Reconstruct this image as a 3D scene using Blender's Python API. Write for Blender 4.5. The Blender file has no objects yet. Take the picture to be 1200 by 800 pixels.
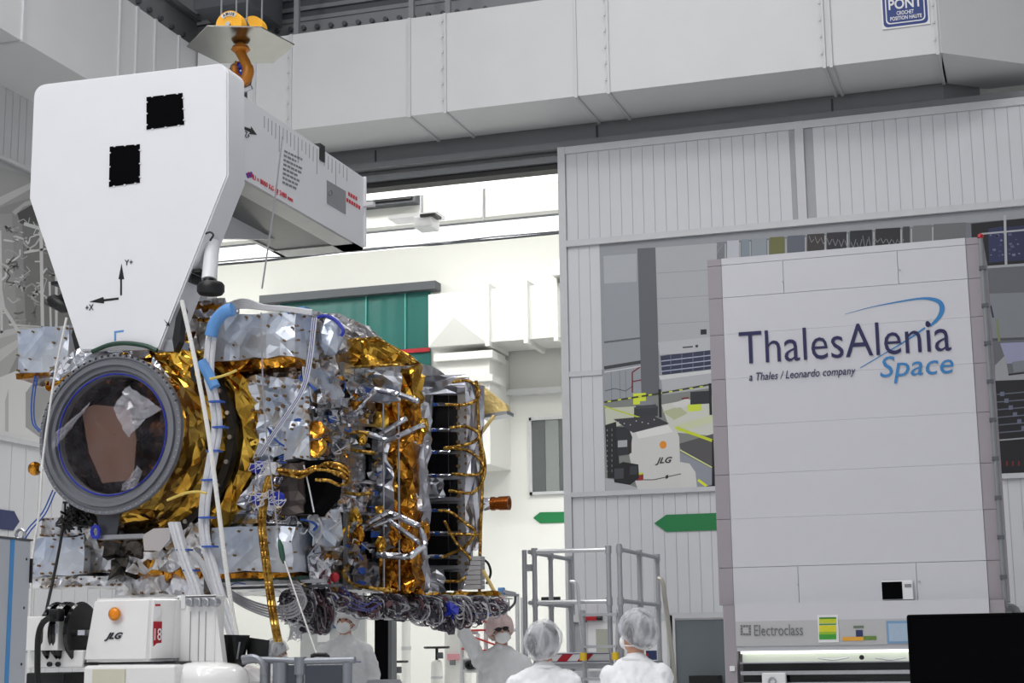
import bpy, bmesh, math, random
from mathutils import Vector, Matrix, noise
PI = math.pi
SC = bpy.context.scene
COL = SC.collection
# ------------------------------------------------------------------ camera
F_PX, PITCH, ROLL, YAW = 1927.5, .188067, -.0129735, .3114795
CAM = Vector((0, 0, 1.5))
_fw = Vector((-math.sin(YAW)*math.cos(PITCH), math.cos(YAW)*math.cos(PITCH), math.sin(PITCH)))
_r0 = Vector((math.cos(YAW), math.sin(YAW), 0)); _u0 = _r0.cross(_fw)
_rt = _r0*math.cos(ROLL) + _u0*math.sin(ROLL); _up = _u0*math.cos(ROLL) - _r0*math.sin(ROLL)
cd = bpy.data.cameras.new('camera'); co = bpy.data.objects.new('camera', cd); COL.objects.link(co)
cd.sensor_width = 36; cd.sensor_fit = 'HORIZONTAL'; cd.lens = F_PX/1200*36; cd.clip_end = 200
co.matrix_world = Matrix(((_rt.x, _up.x, -_fw.x, CAM.x), (_rt.y, _up.y, -_fw.y, CAM.y), (_rt.z, _up.z, -_fw.z, CAM.z), (0, 0, 0, 1)))
SC.camera = co
# ------------------------------------------------------------------ world, hall and fill lamps, exposure
w = bpy.data.worlds.new('world'); SC.world = w; w.use_nodes = True
w.node_tree.nodes['Background'].inputs[0].default_value = (.8, .85, .9, 1); w.node_tree.nodes['Background'].inputs[1].default_value = .05
vs = SC.view_settings; vs.view_transform = 'Standard'; vs.look = 'None'; vs.gamma = 1; vs.use_curve_mapping = False
vs.exposure = -0.25
CEIL = 14.0
def area(name, loc, sx, sy, watts, col=(1, .99, .985), rot=(0, 0, 0)):
    l = bpy.data.lights.new(name, 'AREA'); l.shape = 'RECTANGLE'; l.size = sx; l.size_y = sy; l.energy = watts; l.color = col
    o = bpy.data.objects.new(name, l); COL.objects.link(o); o.location = loc; o.rotation_euler = rot
    return o
# ceiling luminaires of the assembly hall (rows of panel lights), plus fill lights added in both halls
HALL_AND_FILL_LAMPS = [(-9.5, -5, 390), (-5.5, -5, 390), (-9.5, 0, 390), (-5.5, 0, 390), (-9.5, 5, 260), (-5.5, 5, 260), (-1.5, -5, 70), (-1.5, 0, 60), (-1.5, 5, 50), (-9.5, 11, 260), (-5.5, 11, 280), (-3.4, 12, 150), (-4.2, 16, 120), (1.5, 13.8, 210)]  # off-row entries are unseen lamps added to brighten beam arm, flank and technicians
for x, y, wt in HALL_AND_FILL_LAMPS:
    area('hall_and_fill_lamp', (x, y, CEIL-.18), 1.2, 3.0, wt)
for x in (-18, -11, -4.5):
    for y in (24.5, 28.5):
        area('far_hall_fill', (x, y, 11.3), 4, 1.4, 350, (1, 1, .985))  # bare unseen area lights added to overexpose the far hall

# ------------------------------------------------------------------ helpers
def lin(c):
    c /= 255.0
    return c/12.92 if c <= .04045 else ((c+.055)/1.055)**2.4
def rgb(r, g=None, b=None):
    if g is None: g = b = r
    return (lin(r), lin(g), lin(b), 1)
def ray(px, py): return _fw + _rt*((px-600)/F_PX) - _up*((py-400)/F_PX)
def onY(px, py, Y): d = ray(px, py); return CAM + d*((Y-CAM.y)/d.y)
def onX(px, py, X): d = ray(px, py); return CAM + d*((X-CAM.x)/d.x)
def onZ(px, py, Z): d = ray(px, py); return CAM + d*((Z-CAM.z)/d.z)
def onD(px, py, D): return CAM + ray(px, py)*D

MATS = {}
def M(name, col, rough=.5, metal=0, var=.06, vscale=6, bump=0, bscale=40, coat=0, spec=.5, alpha=1, trans=0, emit=None, estr=0):
    if name in MATS: return MATS[name]
    m = bpy.data.materials.new(name); m.use_nodes = True; MATS[name] = m
    nt = m.node_tree; N = nt.nodes; L = nt.links; b = N['Principled BSDF']
    b.inputs['Roughness'].default_value = rough; b.inputs['Metallic'].default_value = metal
    b.inputs['Coat Weight'].default_value = coat; b.inputs['Specular IOR Level'].default_value = spec
    b.inputs['Alpha'].default_value = alpha; b.inputs['Transmission Weight'].default_value = trans
    b.inputs['Base Color'].default_value = col
    if emit:
        b.inputs['Emission Color'].default_value = emit; b.inputs['Emission Strength'].default_value = estr
    tc = N.new('ShaderNodeTexCoord')
    if var:
        n = N.new('ShaderNodeTexNoise'); n.inputs['Scale'].default_value = vscale; n.inputs['Detail'].default_value = 4
        mx = N.new('ShaderNodeMix'); mx.data_type = 'RGBA'
        mx.inputs[6].default_value = tuple(c*(1-var) for c in col[:3])+(1,); mx.inputs[7].default_value = tuple(min(1, c*(1+var)) for c in col[:3])+(1,)
        L.new(tc.outputs['Object'], n.inputs['Vector']); L.new(n.outputs['Fac'], mx.inputs[0]); L.new(mx.outputs[2], b.inputs['Base Color'])
    if bump:
        n2 = N.new('ShaderNodeTexNoise'); n2.inputs['Scale'].default_value = bscale; n2.inputs['Detail'].default_value = 3
        bp = N.new('ShaderNodeBump'); bp.inputs['Strength'].default_value = bump; bp.inputs['Distance'].default_value = .02
        L.new(tc.outputs['Object'], n2.inputs['Vector']); L.new(n2.outputs['Fac'], bp.inputs['Height']); L.new(bp.outputs[0], b.inputs['Normal'])
    return m

def foil(name, col, dark, scale=9, strength=.7, rough=.2, metal=1.0, fine=2.6, thr=.5):
    """crinkled film: cells of random tilt at two sizes; colour swings between col and dark from cell to cell"""
    if name in MATS: return MATS[name]
    m = bpy.data.materials.new(name); m.use_nodes = True; MATS[name] = m
    nt = m.node_tree; N = nt.nodes; L = nt.links; b = N['Principled BSDF']
    b.inputs['Roughness'].default_value = rough; b.inputs['Metallic'].default_value = metal
    tc = N.new('ShaderNodeTexCoord'); nz = N.new('ShaderNodeTexNoise'); nz.inputs['Scale'].default_value = scale*.5
    L.new(tc.outputs['Object'], nz.inputs['Vector'])
    md = N.new('ShaderNodeVectorMath'); md.operation = 'MULTIPLY_ADD'; md.inputs[1].default_value = (.18,)*3
    L.new(nz.outputs['Color'], md.inputs[0]); L.new(tc.outputs['Object'], md.inputs[2])
    geo = N.new('ShaderNodeNewGeometry'); prev = geo.outputs['Normal']; cells = []
    for sc_, st in ((scale, strength), (scale*fine, strength*.6)):
        v = N.new('ShaderNodeTexVoronoi'); v.inputs['Scale'].default_value = sc_; L.new(md.outputs[0], v.inputs['Vector'])
        s = N.new('ShaderNodeVectorMath'); s.operation = 'SUBTRACT'; s.inputs[1].default_value = (.5,)*3; L.new(v.outputs['Color'], s.inputs[0])
        a = N.new('ShaderNodeVectorMath'); a.operation = 'MULTIPLY_ADD'; a.inputs[1].default_value = (st,)*3
        L.new(s.outputs[0], a.inputs[0]); L.new(prev, a.inputs[2]); prev = a.outputs[0]; cells.append(v)
    nm = N.new('ShaderNodeVectorMath'); nm.operation = 'NORMALIZE'; L.new(prev, nm.inputs[0]); L.new(nm.outputs[0], b.inputs['Normal'])
    n3 = N.new('ShaderNodeTexNoise'); n3.inputs['Scale'].default_value = scale*.7; n3.inputs['Detail'].default_value = 5
    L.new(tc.outputs['Object'], n3.inputs['Vector'])
    cr = N.new('ShaderNodeValToRGB'); cr.color_ramp.elements[0].position = thr-.16; cr.color_ramp.elements[1].position = thr+.16
    cr.color_ramp.elements[0].color = dark; cr.color_ramp.elements[1].color = col
    L.new(n3.outputs['Fac'], cr.inputs[0]); L.new(cr.outputs[0], b.inputs['Base Color'])
    return m

def attr_mat(name, rough=.6):
    """flat print: colour comes from the face-corner colours of the printed areas"""
    if name in MATS: return MATS[name]
    m = bpy.data.materials.new(name); m.use_nodes = True; MATS[name] = m
    N = m.node_tree.nodes; b = N['Principled BSDF']; b.inputs['Roughness'].default_value = rough
    a = N.new('ShaderNodeVertexColor'); a.layer_name = 'print'; m.node_tree.links.new(a.outputs[0], b.inputs['Base Color'])
    return m

WLOC = {}
class MB:
    def __init__(s): s.v = []; s.f = []; s.mi = []; s.fc = []; s.cur = 0; s.col = None
    def _f(s, idx): s.f.append(tuple(idx)); s.mi.append(s.cur); s.fc.append(s.col)
    def poly(s, pts):
        b = len(s.v); s.v += [Vector(p) for p in pts]; s._f(range(b, b+len(pts))); return s
    def hexa(s, p):                       # p: 8 points, 0-3 one end loop, 4-7 the other
        b = len(s.v); s.v += [Vector(q) for q in p]
        for q in ((3, 2, 1, 0), (4, 5, 6, 7), (0, 1, 5, 4), (1, 2, 6, 5), (2, 3, 7, 6), (3, 0, 4, 7)): s._f(b+i for i in q)
        return s
    def box(s, x0, x1, y0, y1, z0, z1):
        x0, x1 = min(x0, x1), max(x0, x1); y0, y1 = min(y0, y1), max(y0, y1); z0, z1 = min(z0, z1), max(z0, z1)
        return s.hexa([(x0, y0, z0), (x1, y0, z0), (x1, y1, z0), (x0, y1, z0), (x0, y0, z1), (x1, y0, z1), (x1, y1, z1), (x0, y1, z1)])
    def rbox(s, x0, x1, y0, y1, z0, z1, r=.01, seg=2):      # box with rounded edges
        bm = bmesh.new(); bmesh.ops.create_cube(bm, size=1)
        for v in bm.verts: v.co = Vector((x0+(v.co.x+.5)*(x1-x0), y0+(v.co.y+.5)*(y1-y0), z0+(v.co.z+.5)*(z1-z0)))
        bmesh.ops.bevel(bm, geom=bm.edges[:], offset=r, segments=seg, affect='EDGES', profile=.5)
        s.bm(bm); return s
    def bm(s, bm, mtx=None):
        b = len(s.v); bm.verts.index_update()
        s.v += [(mtx @ v.co) if mtx else v.co.copy() for v in bm.verts]
        for f in bm.faces: s._f(b+v.index for v in f.verts)
        bm.free()
    def prism(s, pts, d):                 # polygon pts extruded by vector d
        d = Vector(d); b = len(s.v); n = len(pts); s.v += [Vector(p) for p in pts]+[Vector(p)+d for p in pts]
        s._f(range(b+n-1, b-1, -1)); s._f(range(b+n, b+2*n))
        for i in range(n): j = (i+1) % n; s._f((b+i, b+j, b+n+j, b+n+i))
        return s
    def tube(s, pts, r, n=8, cap=True, smooth=0, close=False):
        pts = [Vector(p) for p in pts]
        if smooth: pts = catmull(pts, smooth, close)
        m = len(pts); rs = r if hasattr(r, '__len__') else [r]*m
        if len(rs) != m: rs = [rs[min(len(rs)-1, int(i*(len(rs)-1)/(m-1)+.5))] for i in range(m)]
        b = len(s.v); ref = None
        for i, p in enumerate(pts):
            t = (pts[(i+1) % m] if (i < m-1 or close) else p) - (pts[i-1] if (i or close) else p)
            if t.length < 1e-9: t = Vector((0, 0, 1))
            t.normalize()
            if ref is None: ref = t.orthogonal().normalized()
            ref = ref - t*ref.dot(t)
            ref = ref.normalized() if ref.length > 1e-6 else t.orthogonal().normalized()
            bi = t.cross(ref)
            for k in range(n):
                a = 2*PI*k/n; s.v.append(p+(ref*math.cos(a)+bi*math.sin(a))*rs[i])
        for i in range(m if close else m-1):
            i2 = (i+1) % m
            for k in range(n): k2 = (k+1) % n; s._f((b+i*n+k, b+i*n+k2, b+i2*n+k2, b+i2*n+k))
        if cap and not close:
            s._f(range(b+n-1, b-1, -1)); s._f(range(b+(m-1)*n, b+m*n))
        return s
    def cyl(s, a, c, r, n=16, r2=None): return s.tube([a, c], [r, r if r2 is None else r2], n)
    def ball(s, c, r, sub=2, sc=(1, 1, 1)):
        bm = bmesh.new(); bmesh.ops.create_icosphere(bm, subdivisions=sub, radius=1)
        s.bm(bm, Matrix.Translation(Vector(c)) @ Matrix.Diagonal((r*sc[0], r*sc[1], r*sc[2], 1))); return s
    def lathe(s, c, axis, prof, n=48, jit=0, seed=0, u=None, closed=False):      # prof: list of (along, radius)
        rnd = random.Random(seed); c = Vector(c); axis = Vector(axis).normalized()
        u = Vector(u).normalized() if u else axis.orthogonal().normalized(); w_ = axis.cross(u); b = len(s.v); m = len(prof)
        for (h, r) in prof:
            for k in range(n):
                a = 2*PI*k/n; rr = r+rnd.uniform(-jit, jit); hh = h+rnd.uniform(-jit, jit)*.6
                s.v.append(c+axis*hh+(u*math.cos(a)+w_*math.sin(a))*rr)
        for i in range(m if closed else m-1):
            i2 = (i+1) % m
            for k in range(n): k2 = (k+1) % n; s._f((b+i*n+k, b+i*n+k2, b+i2*n+k2, b+i2*n+k))
        return s
    def sheet(s, q, nu, nv, amp, seed=0, back=.012, fold=0):       # crumpled film over a quad, with a thickness
        rnd = random.Random(seed); q = [Vector(p) for p in q]
        nrm = ((q[1]-q[0]).cross(q[3]-q[0])).normalized(); du = (q[1]-q[0]).length/nu; dv = (q[3]-q[0]).length/nv
        U = (q[1]-q[0]).normalized(); V = (q[3]-q[0]).normalized(); b = len(s.v); W = nu+1
        for j in range(nv+1):
            for i in range(nu+1):
                a, t = i/nu, j/nv
                p = (q[0]*(1-a)+q[1]*a)*(1-t)+(q[3]*(1-a)+q[2]*a)*t
                e = .45 if 0 < i < nu else .15; e2 = .45 if 0 < j < nv else .15
                p += U*rnd.uniform(-e, e)*du*.8+V*rnd.uniform(-e2, e2)*dv*.8+nrm*rnd.uniform(-amp, amp)
                if fold: p += nrm*fold*math.sin(a*nu*.9+seed)*.5
                s.v.append(p)
        n = len(s.v)-b; s.v += [v-nrm*back for v in s.v[b:b+n]]
        for j in range(nv):
            for i in range(nu):
                k = b+j*W+i
                if rnd.random() < .5: tri = ((k, k+1, k+W+1), (k, k+W+1, k+W))
                else: tri = ((k, k+1, k+W), (k+1, k+W+1, k+W))
                for t3 in tri: s._f(t3); s._f(tuple(x+n for x in reversed(t3)))
        edge = [b+i for i in range(W)]+[b+j*W+nu for j in range(1, nv+1)]+[b+nv*W+i for i in range(nu-1, -1, -1)]+[b+j*W for j in range(nv-1, 0, -1)]
        for i, e in enumerate(edge): e2 = edge[(i+1) % len(edge)]; s._f((e, e+n, e2+n, e2))
        return s
    def cbox(s, x0, x1, y0, y1, z0, z1, cell=.12, amp=.012, seed=0):   # box wrapped in crumpled film
        rnd = random.Random(seed); bm = bmesh.new(); nx, ny, nz = [max(1, round(abs(a)/cell)) for a in (x1-x0, y1-y0, z1-z0)]
        vm = {}
        def V(i, j, k):
            if (i, j, k) not in vm:
                e = Vector((rnd.uniform(-amp, amp), rnd.uniform(-amp, amp), rnd.uniform(-amp, amp)))
                vm[i, j, k] = bm.verts.new(Vector((x0+(x1-x0)*i/nx, y0+(y1-y0)*j/ny, z0+(z1-z0)*k/nz))+e)
            return vm[i, j, k]
        def q(a, b_, c, d):
            if rnd.random() < .5: bm.faces.new((a, b_, c)); bm.faces.new((a, c, d))
            else: bm.faces.new((a, b_, d)); bm.faces.new((b_, c, d))
        for i in range(nx):
            for j in range(ny):
                q(V(i, j, 0), V(i, j+1, 0), V(i+1, j+1, 0), V(i+1, j, 0)); q(V(i, j, nz), V(i+1, j, nz), V(i+1, j+1, nz), V(i, j+1, nz))
        for i in range(nx):
            for k in range(nz):
                q(V(i, 0, k), V(i+1, 0, k), V(i+1, 0, k+1), V(i, 0, k+1)); q(V(i, ny, k), V(i, ny, k+1), V(i+1, ny, k+1), V(i+1, ny, k))
        for j in range(ny):
            for k in range(nz):
                q(V(0, j, k), V(0, j, k+1), V(0, j+1, k+1), V(0, j+1, k)); q(V(nx, j, k), V(nx, j+1, k), V(nx, j+1, k+1), V(nx, j, k+1))
        s.bm(bm); return s
    def build(s, name, mat, parent=None, smooth=False, kind=None, label=None, cat=None, group=None):
        me = bpy.data.meshes.new(name)
        lo = Vector((min(v.x for v in s.v), min(v.y for v in s.v), min(v.z for v in s.v))); hi = Vector((max(v.x for v in s.v), max(v.y for v in s.v), max(v.z for v in s.v)))
        c = Vector(((lo.x+hi.x)/2, (lo.y+hi.y)/2, lo.z))
        me.from_pydata([v-c for v in s.v], [], s.f)
        for m_ in (mat if isinstance(mat, (list, tuple)) else [mat]): me.materials.append(m_)
        me.polygons.foreach_set('material_index', s.mi)
        if any(k is not None for k in s.fc):
            ca = me.color_attributes.new('print', 'FLOAT_COLOR', 'CORNER')
            for p in me.polygons:
                for li in p.loop_indices: ca.data[li].color = s.fc[p.index] or (.5, .5, .5, 1)
        me.polygons.foreach_set('use_smooth', [bool(smooth)]*len(me.polygons))
        me.update()
        if smooth and smooth != 2:
            try: me.set_sharp_from_angle(angle=math.radians(40))
            except Exception: pass
        o = bpy.data.objects.new(name, me); COL.objects.link(o)
        return place(o, c, parent, kind, label, cat, group)
def place(o, c, parent=None, kind=None, label=None, cat=None, group=None):
    WLOC[o.name] = Vector(c)
    if parent: o.parent = parent; o.location = Vector(c)-WLOC[parent.name]
    else: o.location = c
    for k, v in (('kind', kind), ('label', label), ('category', cat), ('group', group)):
        if v: o[k] = v
    return o
def thing(name, label, cat, loc, group=None, kind=None):
    o = bpy.data.objects.new(name, None); COL.objects.link(o); o.empty_display_size = .1
    return place(o, Vector(loc), None, kind, label, cat, group)
def dup(o, off, parent=None):
    c = o.copy(); COL.objects.link(c); c.parent = parent
    if parent: c.location = o.location+Vector(off)
    else: c.location = WLOC[o.name]+Vector(off)
    WLOC[c.name] = WLOC[o.name]+Vector(off)
    return c
def catmull(P, k=6, close=False):
    out = []; n = len(P)
    for i in range(n if close else n-1):
        p0 = P[(i-1) % n] if (i or close) else P[0]*2-P[1]; p1 = P[i]; p2 = P[(i+1) % n]
        p3 = P[(i+2) % n] if (i+2 < n or close) else P[-1]*2-P[-2]
        for j in range(k):
            t = j/k; out.append(.5*((2*p1)+(p2-p0)*t+(2*p0-5*p1+4*p2-p3)*t*t+(3*p1-p0-3*p2+p3)*t**3))
    if not close: out.append(P[-1])
    return out
def pxbox(mb, x0, y0, x1, y1, Y, d, fn='box', **k):
    """box whose front face (towards the camera) covers that pixel rectangle at depth plane Y; d = its depth"""
    ym, xm = (y0+y1)/2, (x0+x1)/2
    a, b, c, e = onY(x0, ym, Y).x, onY(x1, ym, Y).x, onY(xm, y1, Y).z, onY(xm, y0, Y).z
    getattr(mb, fn)(a, b, Y, Y+d, c, e, **k); return mb
def text(name, s, org, right, up, width, mat, parent, height=None, depth=.003, shear=0, label=None, bold=0):
    """lettering as thin geometry: org = lower left corner, fitted to width (and height of capitals when given)"""
    c = bpy.data.curves.new(name, 'FONT'); c.body = s; c.size = 1; c.extrude = .5; c.shear = shear; c.offset = bold; c.resolution_u = 3
    t = bpy.data.objects.new(name, c); COL.objects.link(t)
    dg = bpy.context.evaluated_depsgraph_get(); me = bpy.data.meshes.new_from_object(t.evaluated_get(dg))
    bpy.data.objects.remove(t); bpy.data.curves.remove(c)
    xs = [v.co.x for v in me.vertices]; ys = [v.co.y for v in me.vertices]
    right, up = Vector(right).normalized(), Vector(up).normalized(); n = right.cross(up)
    sx = width/(max(xs)-min(xs)); sy = sx if height is None else height/(max(ys)-min(ys)); x0, y0 = min(xs), min(ys)
    org = Vector(org)
    for v in me.vertices: v.co = org+right*((v.co.x-x0)*sx)+up*((v.co.y-y0)*sy)+n*(v.co.z+.5)*depth
    mb = MB(); mb.v = [v.co.copy() for v in me.vertices]
    for p in me.polygons: mb._f(p.vertices)
    bpy.data.meshes.remove(me)
    return mb.build(name, mat, parent, label=label)
def text_px(name, s, x0, y0, x1, y1, h, Y, mat, parent, **k):
    """text on a plane Y facing the camera: baseline from pixel (x0,y0) to (x1,y1), h pixels tall"""
    a, b, t = onY(x0, y0, Y-.004), onY(x1, y1, Y-.004), onY(x0, y0-h, Y-.004)
    return text(name, s, a, (1, 0, 0), (0, 0, 1), (b-a).x, mat, parent, height=(t-a).z, **k)

# ------------------------------------------------------------------ materials
WHITE = M('white_paint', rgb(222, 222, 224), .45, bump=.05, bscale=8)
DUCT = M('duct_paint', rgb(206, 207, 208), .5, var=.05, vscale=1.5)
PANEL = M('panel_grey_white', rgb(205, 206, 210), .45, var=.03, vscale=2)
BACKING = M('panel_joint_grey', rgb(168, 170, 174), .7)
TRIM = M('aluminium_trim', rgb(196, 197, 200), .4)
STEELB = M('steel_beam_grey', rgb(128, 131, 134), .5, .1)
STEELD = M('steel_dark_grey', rgb(84, 87, 92), .55, .2)
BLACK = M('black_plastic', rgb(10, 10, 12), .45, var=0)
GLOSSB = M('black_gloss', rgb(7, 7, 9), .12, var=0)
MATTEB = M('black_matte', rgb(2, 2, 4), .9, var=0, spec=.08)
ALU = M('brushed_aluminium', rgb(178, 180, 184), .32, .9, var=.08, vscale=20)
STEEL = M('polished_steel', rgb(164, 163, 158), .2, 1, var=.1, vscale=5)
DKMETAL = M('dark_anodised_metal', rgb(88, 90, 96), .42, .75, var=.12, vscale=14)
CREAM = M('cream_wall', rgb(228, 228, 224), .6, var=.02, vscale=1)
FLOOR = M('resin_floor', rgb(232, 233, 232), .3, var=.05, vscale=1)
GREEN = M('green_sign', rgb(24, 120, 66), .5)
NAVY = M('navy_sign', rgb(32, 44, 92), .5)
ORANGE = M('orange_plastic', rgb(240, 140, 10), .3, var=.02)
YELLOW = M('hook_yellow', rgb(246, 178, 30), .4, var=.03)
GOLD = foil('gold_foil', rgb(238, 196, 86), rgb(176, 122, 38), 4.5, .6, .2)
GOLD2 = foil('amber_foil', rgb(226, 160, 60), rgb(128, 74, 20), 9, .8, .24)
SILVER = foil('silver_foil', rgb(226, 228, 234), rgb(172, 174, 184), 6, .55, .22)
MLI = foil('white_silver_film', rgb(226, 231, 238), rgb(182, 194, 214), 4, .3, .36, .7, thr=.5)
MLI2 = foil('bronze_silver_film', rgb(210, 211, 216), rgb(150, 138, 122), 8, .5, .3, .9, thr=.42)
DRAPE = foil('smooth_silver_drape', rgb(228, 230, 236), rgb(190, 192, 202), 3, .35, .3)
BROWN = M('kapton_button', rgb(116, 88, 52), .5, .1)
COPPER = foil('gold_wire_wrap', rgb(214, 172, 84), rgb(116, 76, 28), 26, .9, .28)
WCABLE = M('white_cable', rgb(206, 207, 212), .5, var=.1, vscale=40, bump=.3, bscale=80)
BLUECOV = M('light_blue_sleeve', rgb(92, 146, 206), .45, var=.08)
BLUETIE = M('blue_tie', rgb(40, 84, 170), .5)
DBLUE = M('deep_blue_tape', rgb(28, 44, 168), .4, var=.2, vscale=30)
RED = M('signal_red', rgb(170, 18, 34), .45)
GLOW = M('lamp_white', (1, 1, 1, 1), .5, var=0, emit=(1, 1, .97, 1), estr=6)
# ================================================================== the setting
YG = 20.5            # front face of the sliding gate
YB = 20.75           # wall above and beside it
XL = -12.0           # left wall
def Z(px, py, Y=YG): return onY(px, py, Y).z
def X(px, py, Y=YG): return onY(px, py, Y).x
ZT, ZR, ZM = Z(933, 143), Z(940, 262), Z(950, 565)        # gate top, rail under the top panels, lower edge of the mural
DUCTB = onY(975, 77, 19.5).z; DUCTT = DUCTB+1.37
FY = 33.0            # far hall back wall
MB().box(-24, 9, -9, YB+.3, -.12, 0).build('floor', FLOOR, kind='structure', label='grey resin floor of the assembly hall')
MB().box(-24, 9, YB+.3, FY+.3, -.12, 0).build('floor_far_hall', FLOOR, kind='structure', label='grey resin floor of the bright hall beyond')
mb = MB().box(XL-.4, 8.4, -9, 30, CEIL, CEIL+.2); mb.build('ceiling', M('ceiling_grey', rgb(120, 122, 126), .7), kind='structure', label='grey ceiling of the assembly hall')
MB().box(8, 8.4, -9, 30, 0, CEIL).build('wall_right', PANEL, kind='structure', label='white panelled side wall')
MB().box(XL-.4, 8.4, -9.3, -9, 0, CEIL).build('wall_front', PANEL, kind='structure', label='plain white rear wall of the hall')
for x, y, _w in HALL_AND_FILL_LAMPS:
    t = thing('ceiling_and_fill_lamp', 'unseen white panel lamp put under the hall ceiling', 'lamp', (x, y, CEIL-.17), 'panel lamps under the hall ceiling')  # housings also cover the lamps added for the beam arm and flank
    MB().box(x-.7, x+.7, y-1.6, y+1.6, CEIL-.16, CEIL).build('housing', WHITE, t)
# ---- wall_left with its boards
wl = MB().box(XL-.4, XL-.02, -9, YB+.3, 0, CEIL).build('wall_left', BACKING, kind='structure', label='pale panelled side wall with a long grey photo print')
ZML = onX(20, 514, XL).z; ZMT = onX(20, 196, XL).z
n0 = None
y = 13.0
while y < YB-.05:
    for k, (z0, z1) in enumerate(((.1, 1.6), (1.62, ZML-.06), (ZMT+.05, DUCTB+.3))):
        MB().box(XL-.02, XL, y+.005, y+.295 if k < 2 else y+.145, z0, z1).build('board', PANEL, wl)
        if k == 2: MB().box(XL-.02, XL, y+.155, y+.295, z0, z1).build('board', PANEL, wl)
    y += .3
MB().box(XL-.02, XL+.04, 12, YB, ZML-.06, ZML).build('trim_1', TRIM, wl)
MB().box(XL-.02, XL+.05, 12, YB, ZMT, ZMT+.05).build('trim_2', TRIM, wl)
# ---- wall at the back with the opening to the bright hall (the gate closes its other half)
OPX0, OPX1 = -11.3, -5.2
wb = MB()
wb.box(XL, OPX0, YB, YB+.3, 0, ZT)
wb.box(XL, -.86, YB, YB+.3, ZT-.02, CEIL)
wb.box(-.86, 8.2, YB+.35, YB+.6, 0, CEIL) 
wb.prism([(-.86, YB, ZT-.02), (.6, YB+1.0, ZT-.02), (.6, YB+1.3, ZT-.02), (-.86, YB+.3, ZT-.02)], (0, 0, CEIL-ZT))
wb = wb.build('wall_back', M('steel_cladding', rgb(150, 153, 156), .45, .1, var=.04), kind='structure', label='grey metal cladding above the sliding gate')
MB().box(-5.0, 8.2, YB+.05, YB+.3, 0, ZT-.1).build('wall_behind_gate', PANEL, kind='structure', label='plain white wall section behind the gate')
tr = MB(); tr.box(OPX0-.2, -5.2, YB-.1, YB, ZT-.14, ZT-.06); tr.box(OPX0-.2, 2.2, YB-.22, YB-.01, ZT+.02, ZT+.1)
tr.build('gate_rail', STEELB, wb); MB().box(OPX0, -5.1, YB-.04, YB+.2, ZT-.22, ZT-.13).build('rail_slot', BLACK, wb)
for k, px in enumerate((440, 700, 978)):      # joints of the cladding sheets
    x = X(px, 180, YB-.01); MB().box(x-.012, x+.012, YB-.012, YB, ZT+.1, DUCTB).build('sheet_joint', STEELD, wb)
# ---- the sliding gate
g = thing('door_1', 'white ribbed sliding gate carrying a photo mural and a green arrow', None, (-2.5, YG, 0), kind='structure')
GX0, GX1 = X(658, 400), 2.6
MB().box(GX0, GX1, YG+.007, YG+.12, 0.02, ZT).build('gate_core', BACKING, g)
mb = MB(); mb.box(GX0-.0, GX0+.1, YG-.03, YG+.03, 0.02, ZT); mb.build('stile', TRIM, g)
xm = X(938, 200); MB().box(xm-.05, xm+.06, YG-.03, YG+.03, ZR, ZT).build('mullion', TRIM, g)
MB().box(GX0+.1, GX1, YG-.025, YG+.03, ZT-.1, ZT).build('head_rail', TRIM, g)
MB().box(GX0+.1, GX1, YG-.05, YG+.03, ZR-.035, ZR+.05).build('rail', TRIM, g)
ZC = Z(685, 438); XMU = X(706, 440)
MB().box(GX0+.1, XMU, YG-.02, YG+.03, ZC-.03, ZC+.04).build('rail', TRIM, g)
MB().box(GX0+.1, GX1, YG-.05, YG+.03, ZM-.06, ZM).build('mural_sill', TRIM, g)
ZLOW = Z(790, 718)
MB().box(GX0+.1, GX1, YG-.04, YG+.03, ZLOW-.09, ZLOW).build('rail', TRIM, g)
def boards(x0, x1, z0, z1):
    first = None; x = x0; wd = .15
    while x < x1-.05:
        if abs(x+wd/2-xm) < .12 and z1 > ZT-.3: x += wd; continue
        if first is None: first = MB().box(x+.003, x+wd-.003, YG, YG+.01, z0, z1).build('board', PANEL, g); fx = x
        else: dup(first, (x-fx, 0, 0), g)
        x += wd
boards(GX0+.11, GX1, ZR+.05, ZT-.1)
boards(GX0+.11, XMU-.03, ZC+.04, ZR-.035)
boards(GX0+.11, XMU-.03, ZM, ZC-.03)
boards(GX0+.11, GX1, ZLOW, ZM-.06)
# ---- the photo mural on the gate (a flat print: coloured areas, a fraction of a millimetre thick)
PRINT = attr_mat('mural_print', .55)
def px_poly(mb, col, pts, lay, Y=YG, dim=1.0):
    mb.col = tuple(c*dim for c in rgb(*col)[:3])+(1,)
    mb.poly([onY(p[0], p[1], Y-.004-.0004*lay) for p in reversed(pts)])
def px_line(mb, col, pts, w_, lay, Y=YG):
    for (a, b), (c, d) in zip(pts, pts[1:]):
        l = math.hypot(c-a, d-b) or 1; nx, ny = -(d-b)/l*w_/2, (c-a)/l*w_/2
        px_poly(mb, col, [(a+nx, b+ny), (a-nx, b-ny), (c-nx, d-ny), (c+nx, d+ny)], lay, Y)
def R(x0, y0, x1, y1, s=-.06): return [(x0, y0), (x1, y0+s*(x1-x0)), (x1, y1+s*(x1-x0)), (x0, y1)]
mu = thing('photo_mural', 'large colour photo print of a workshop with a white lift, mounted on the sliding gate', 'mural', (-1.5, YG, ZM))
MB().box(XMU, GX1, YG-.002, YG+.03, ZM, ZR-.035).build('backing_board', M('mural_grey', rgb(150, 153, 158), .6), mu)
p = MB()
px_poly(p, (150, 154, 160), [(707, 294), (748, 292), (752, 474), (710, 476)], 1)
px_poly(p, (172, 175, 180), [(707, 300), (746, 297), (746, 330), (708, 332)], 2)
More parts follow.
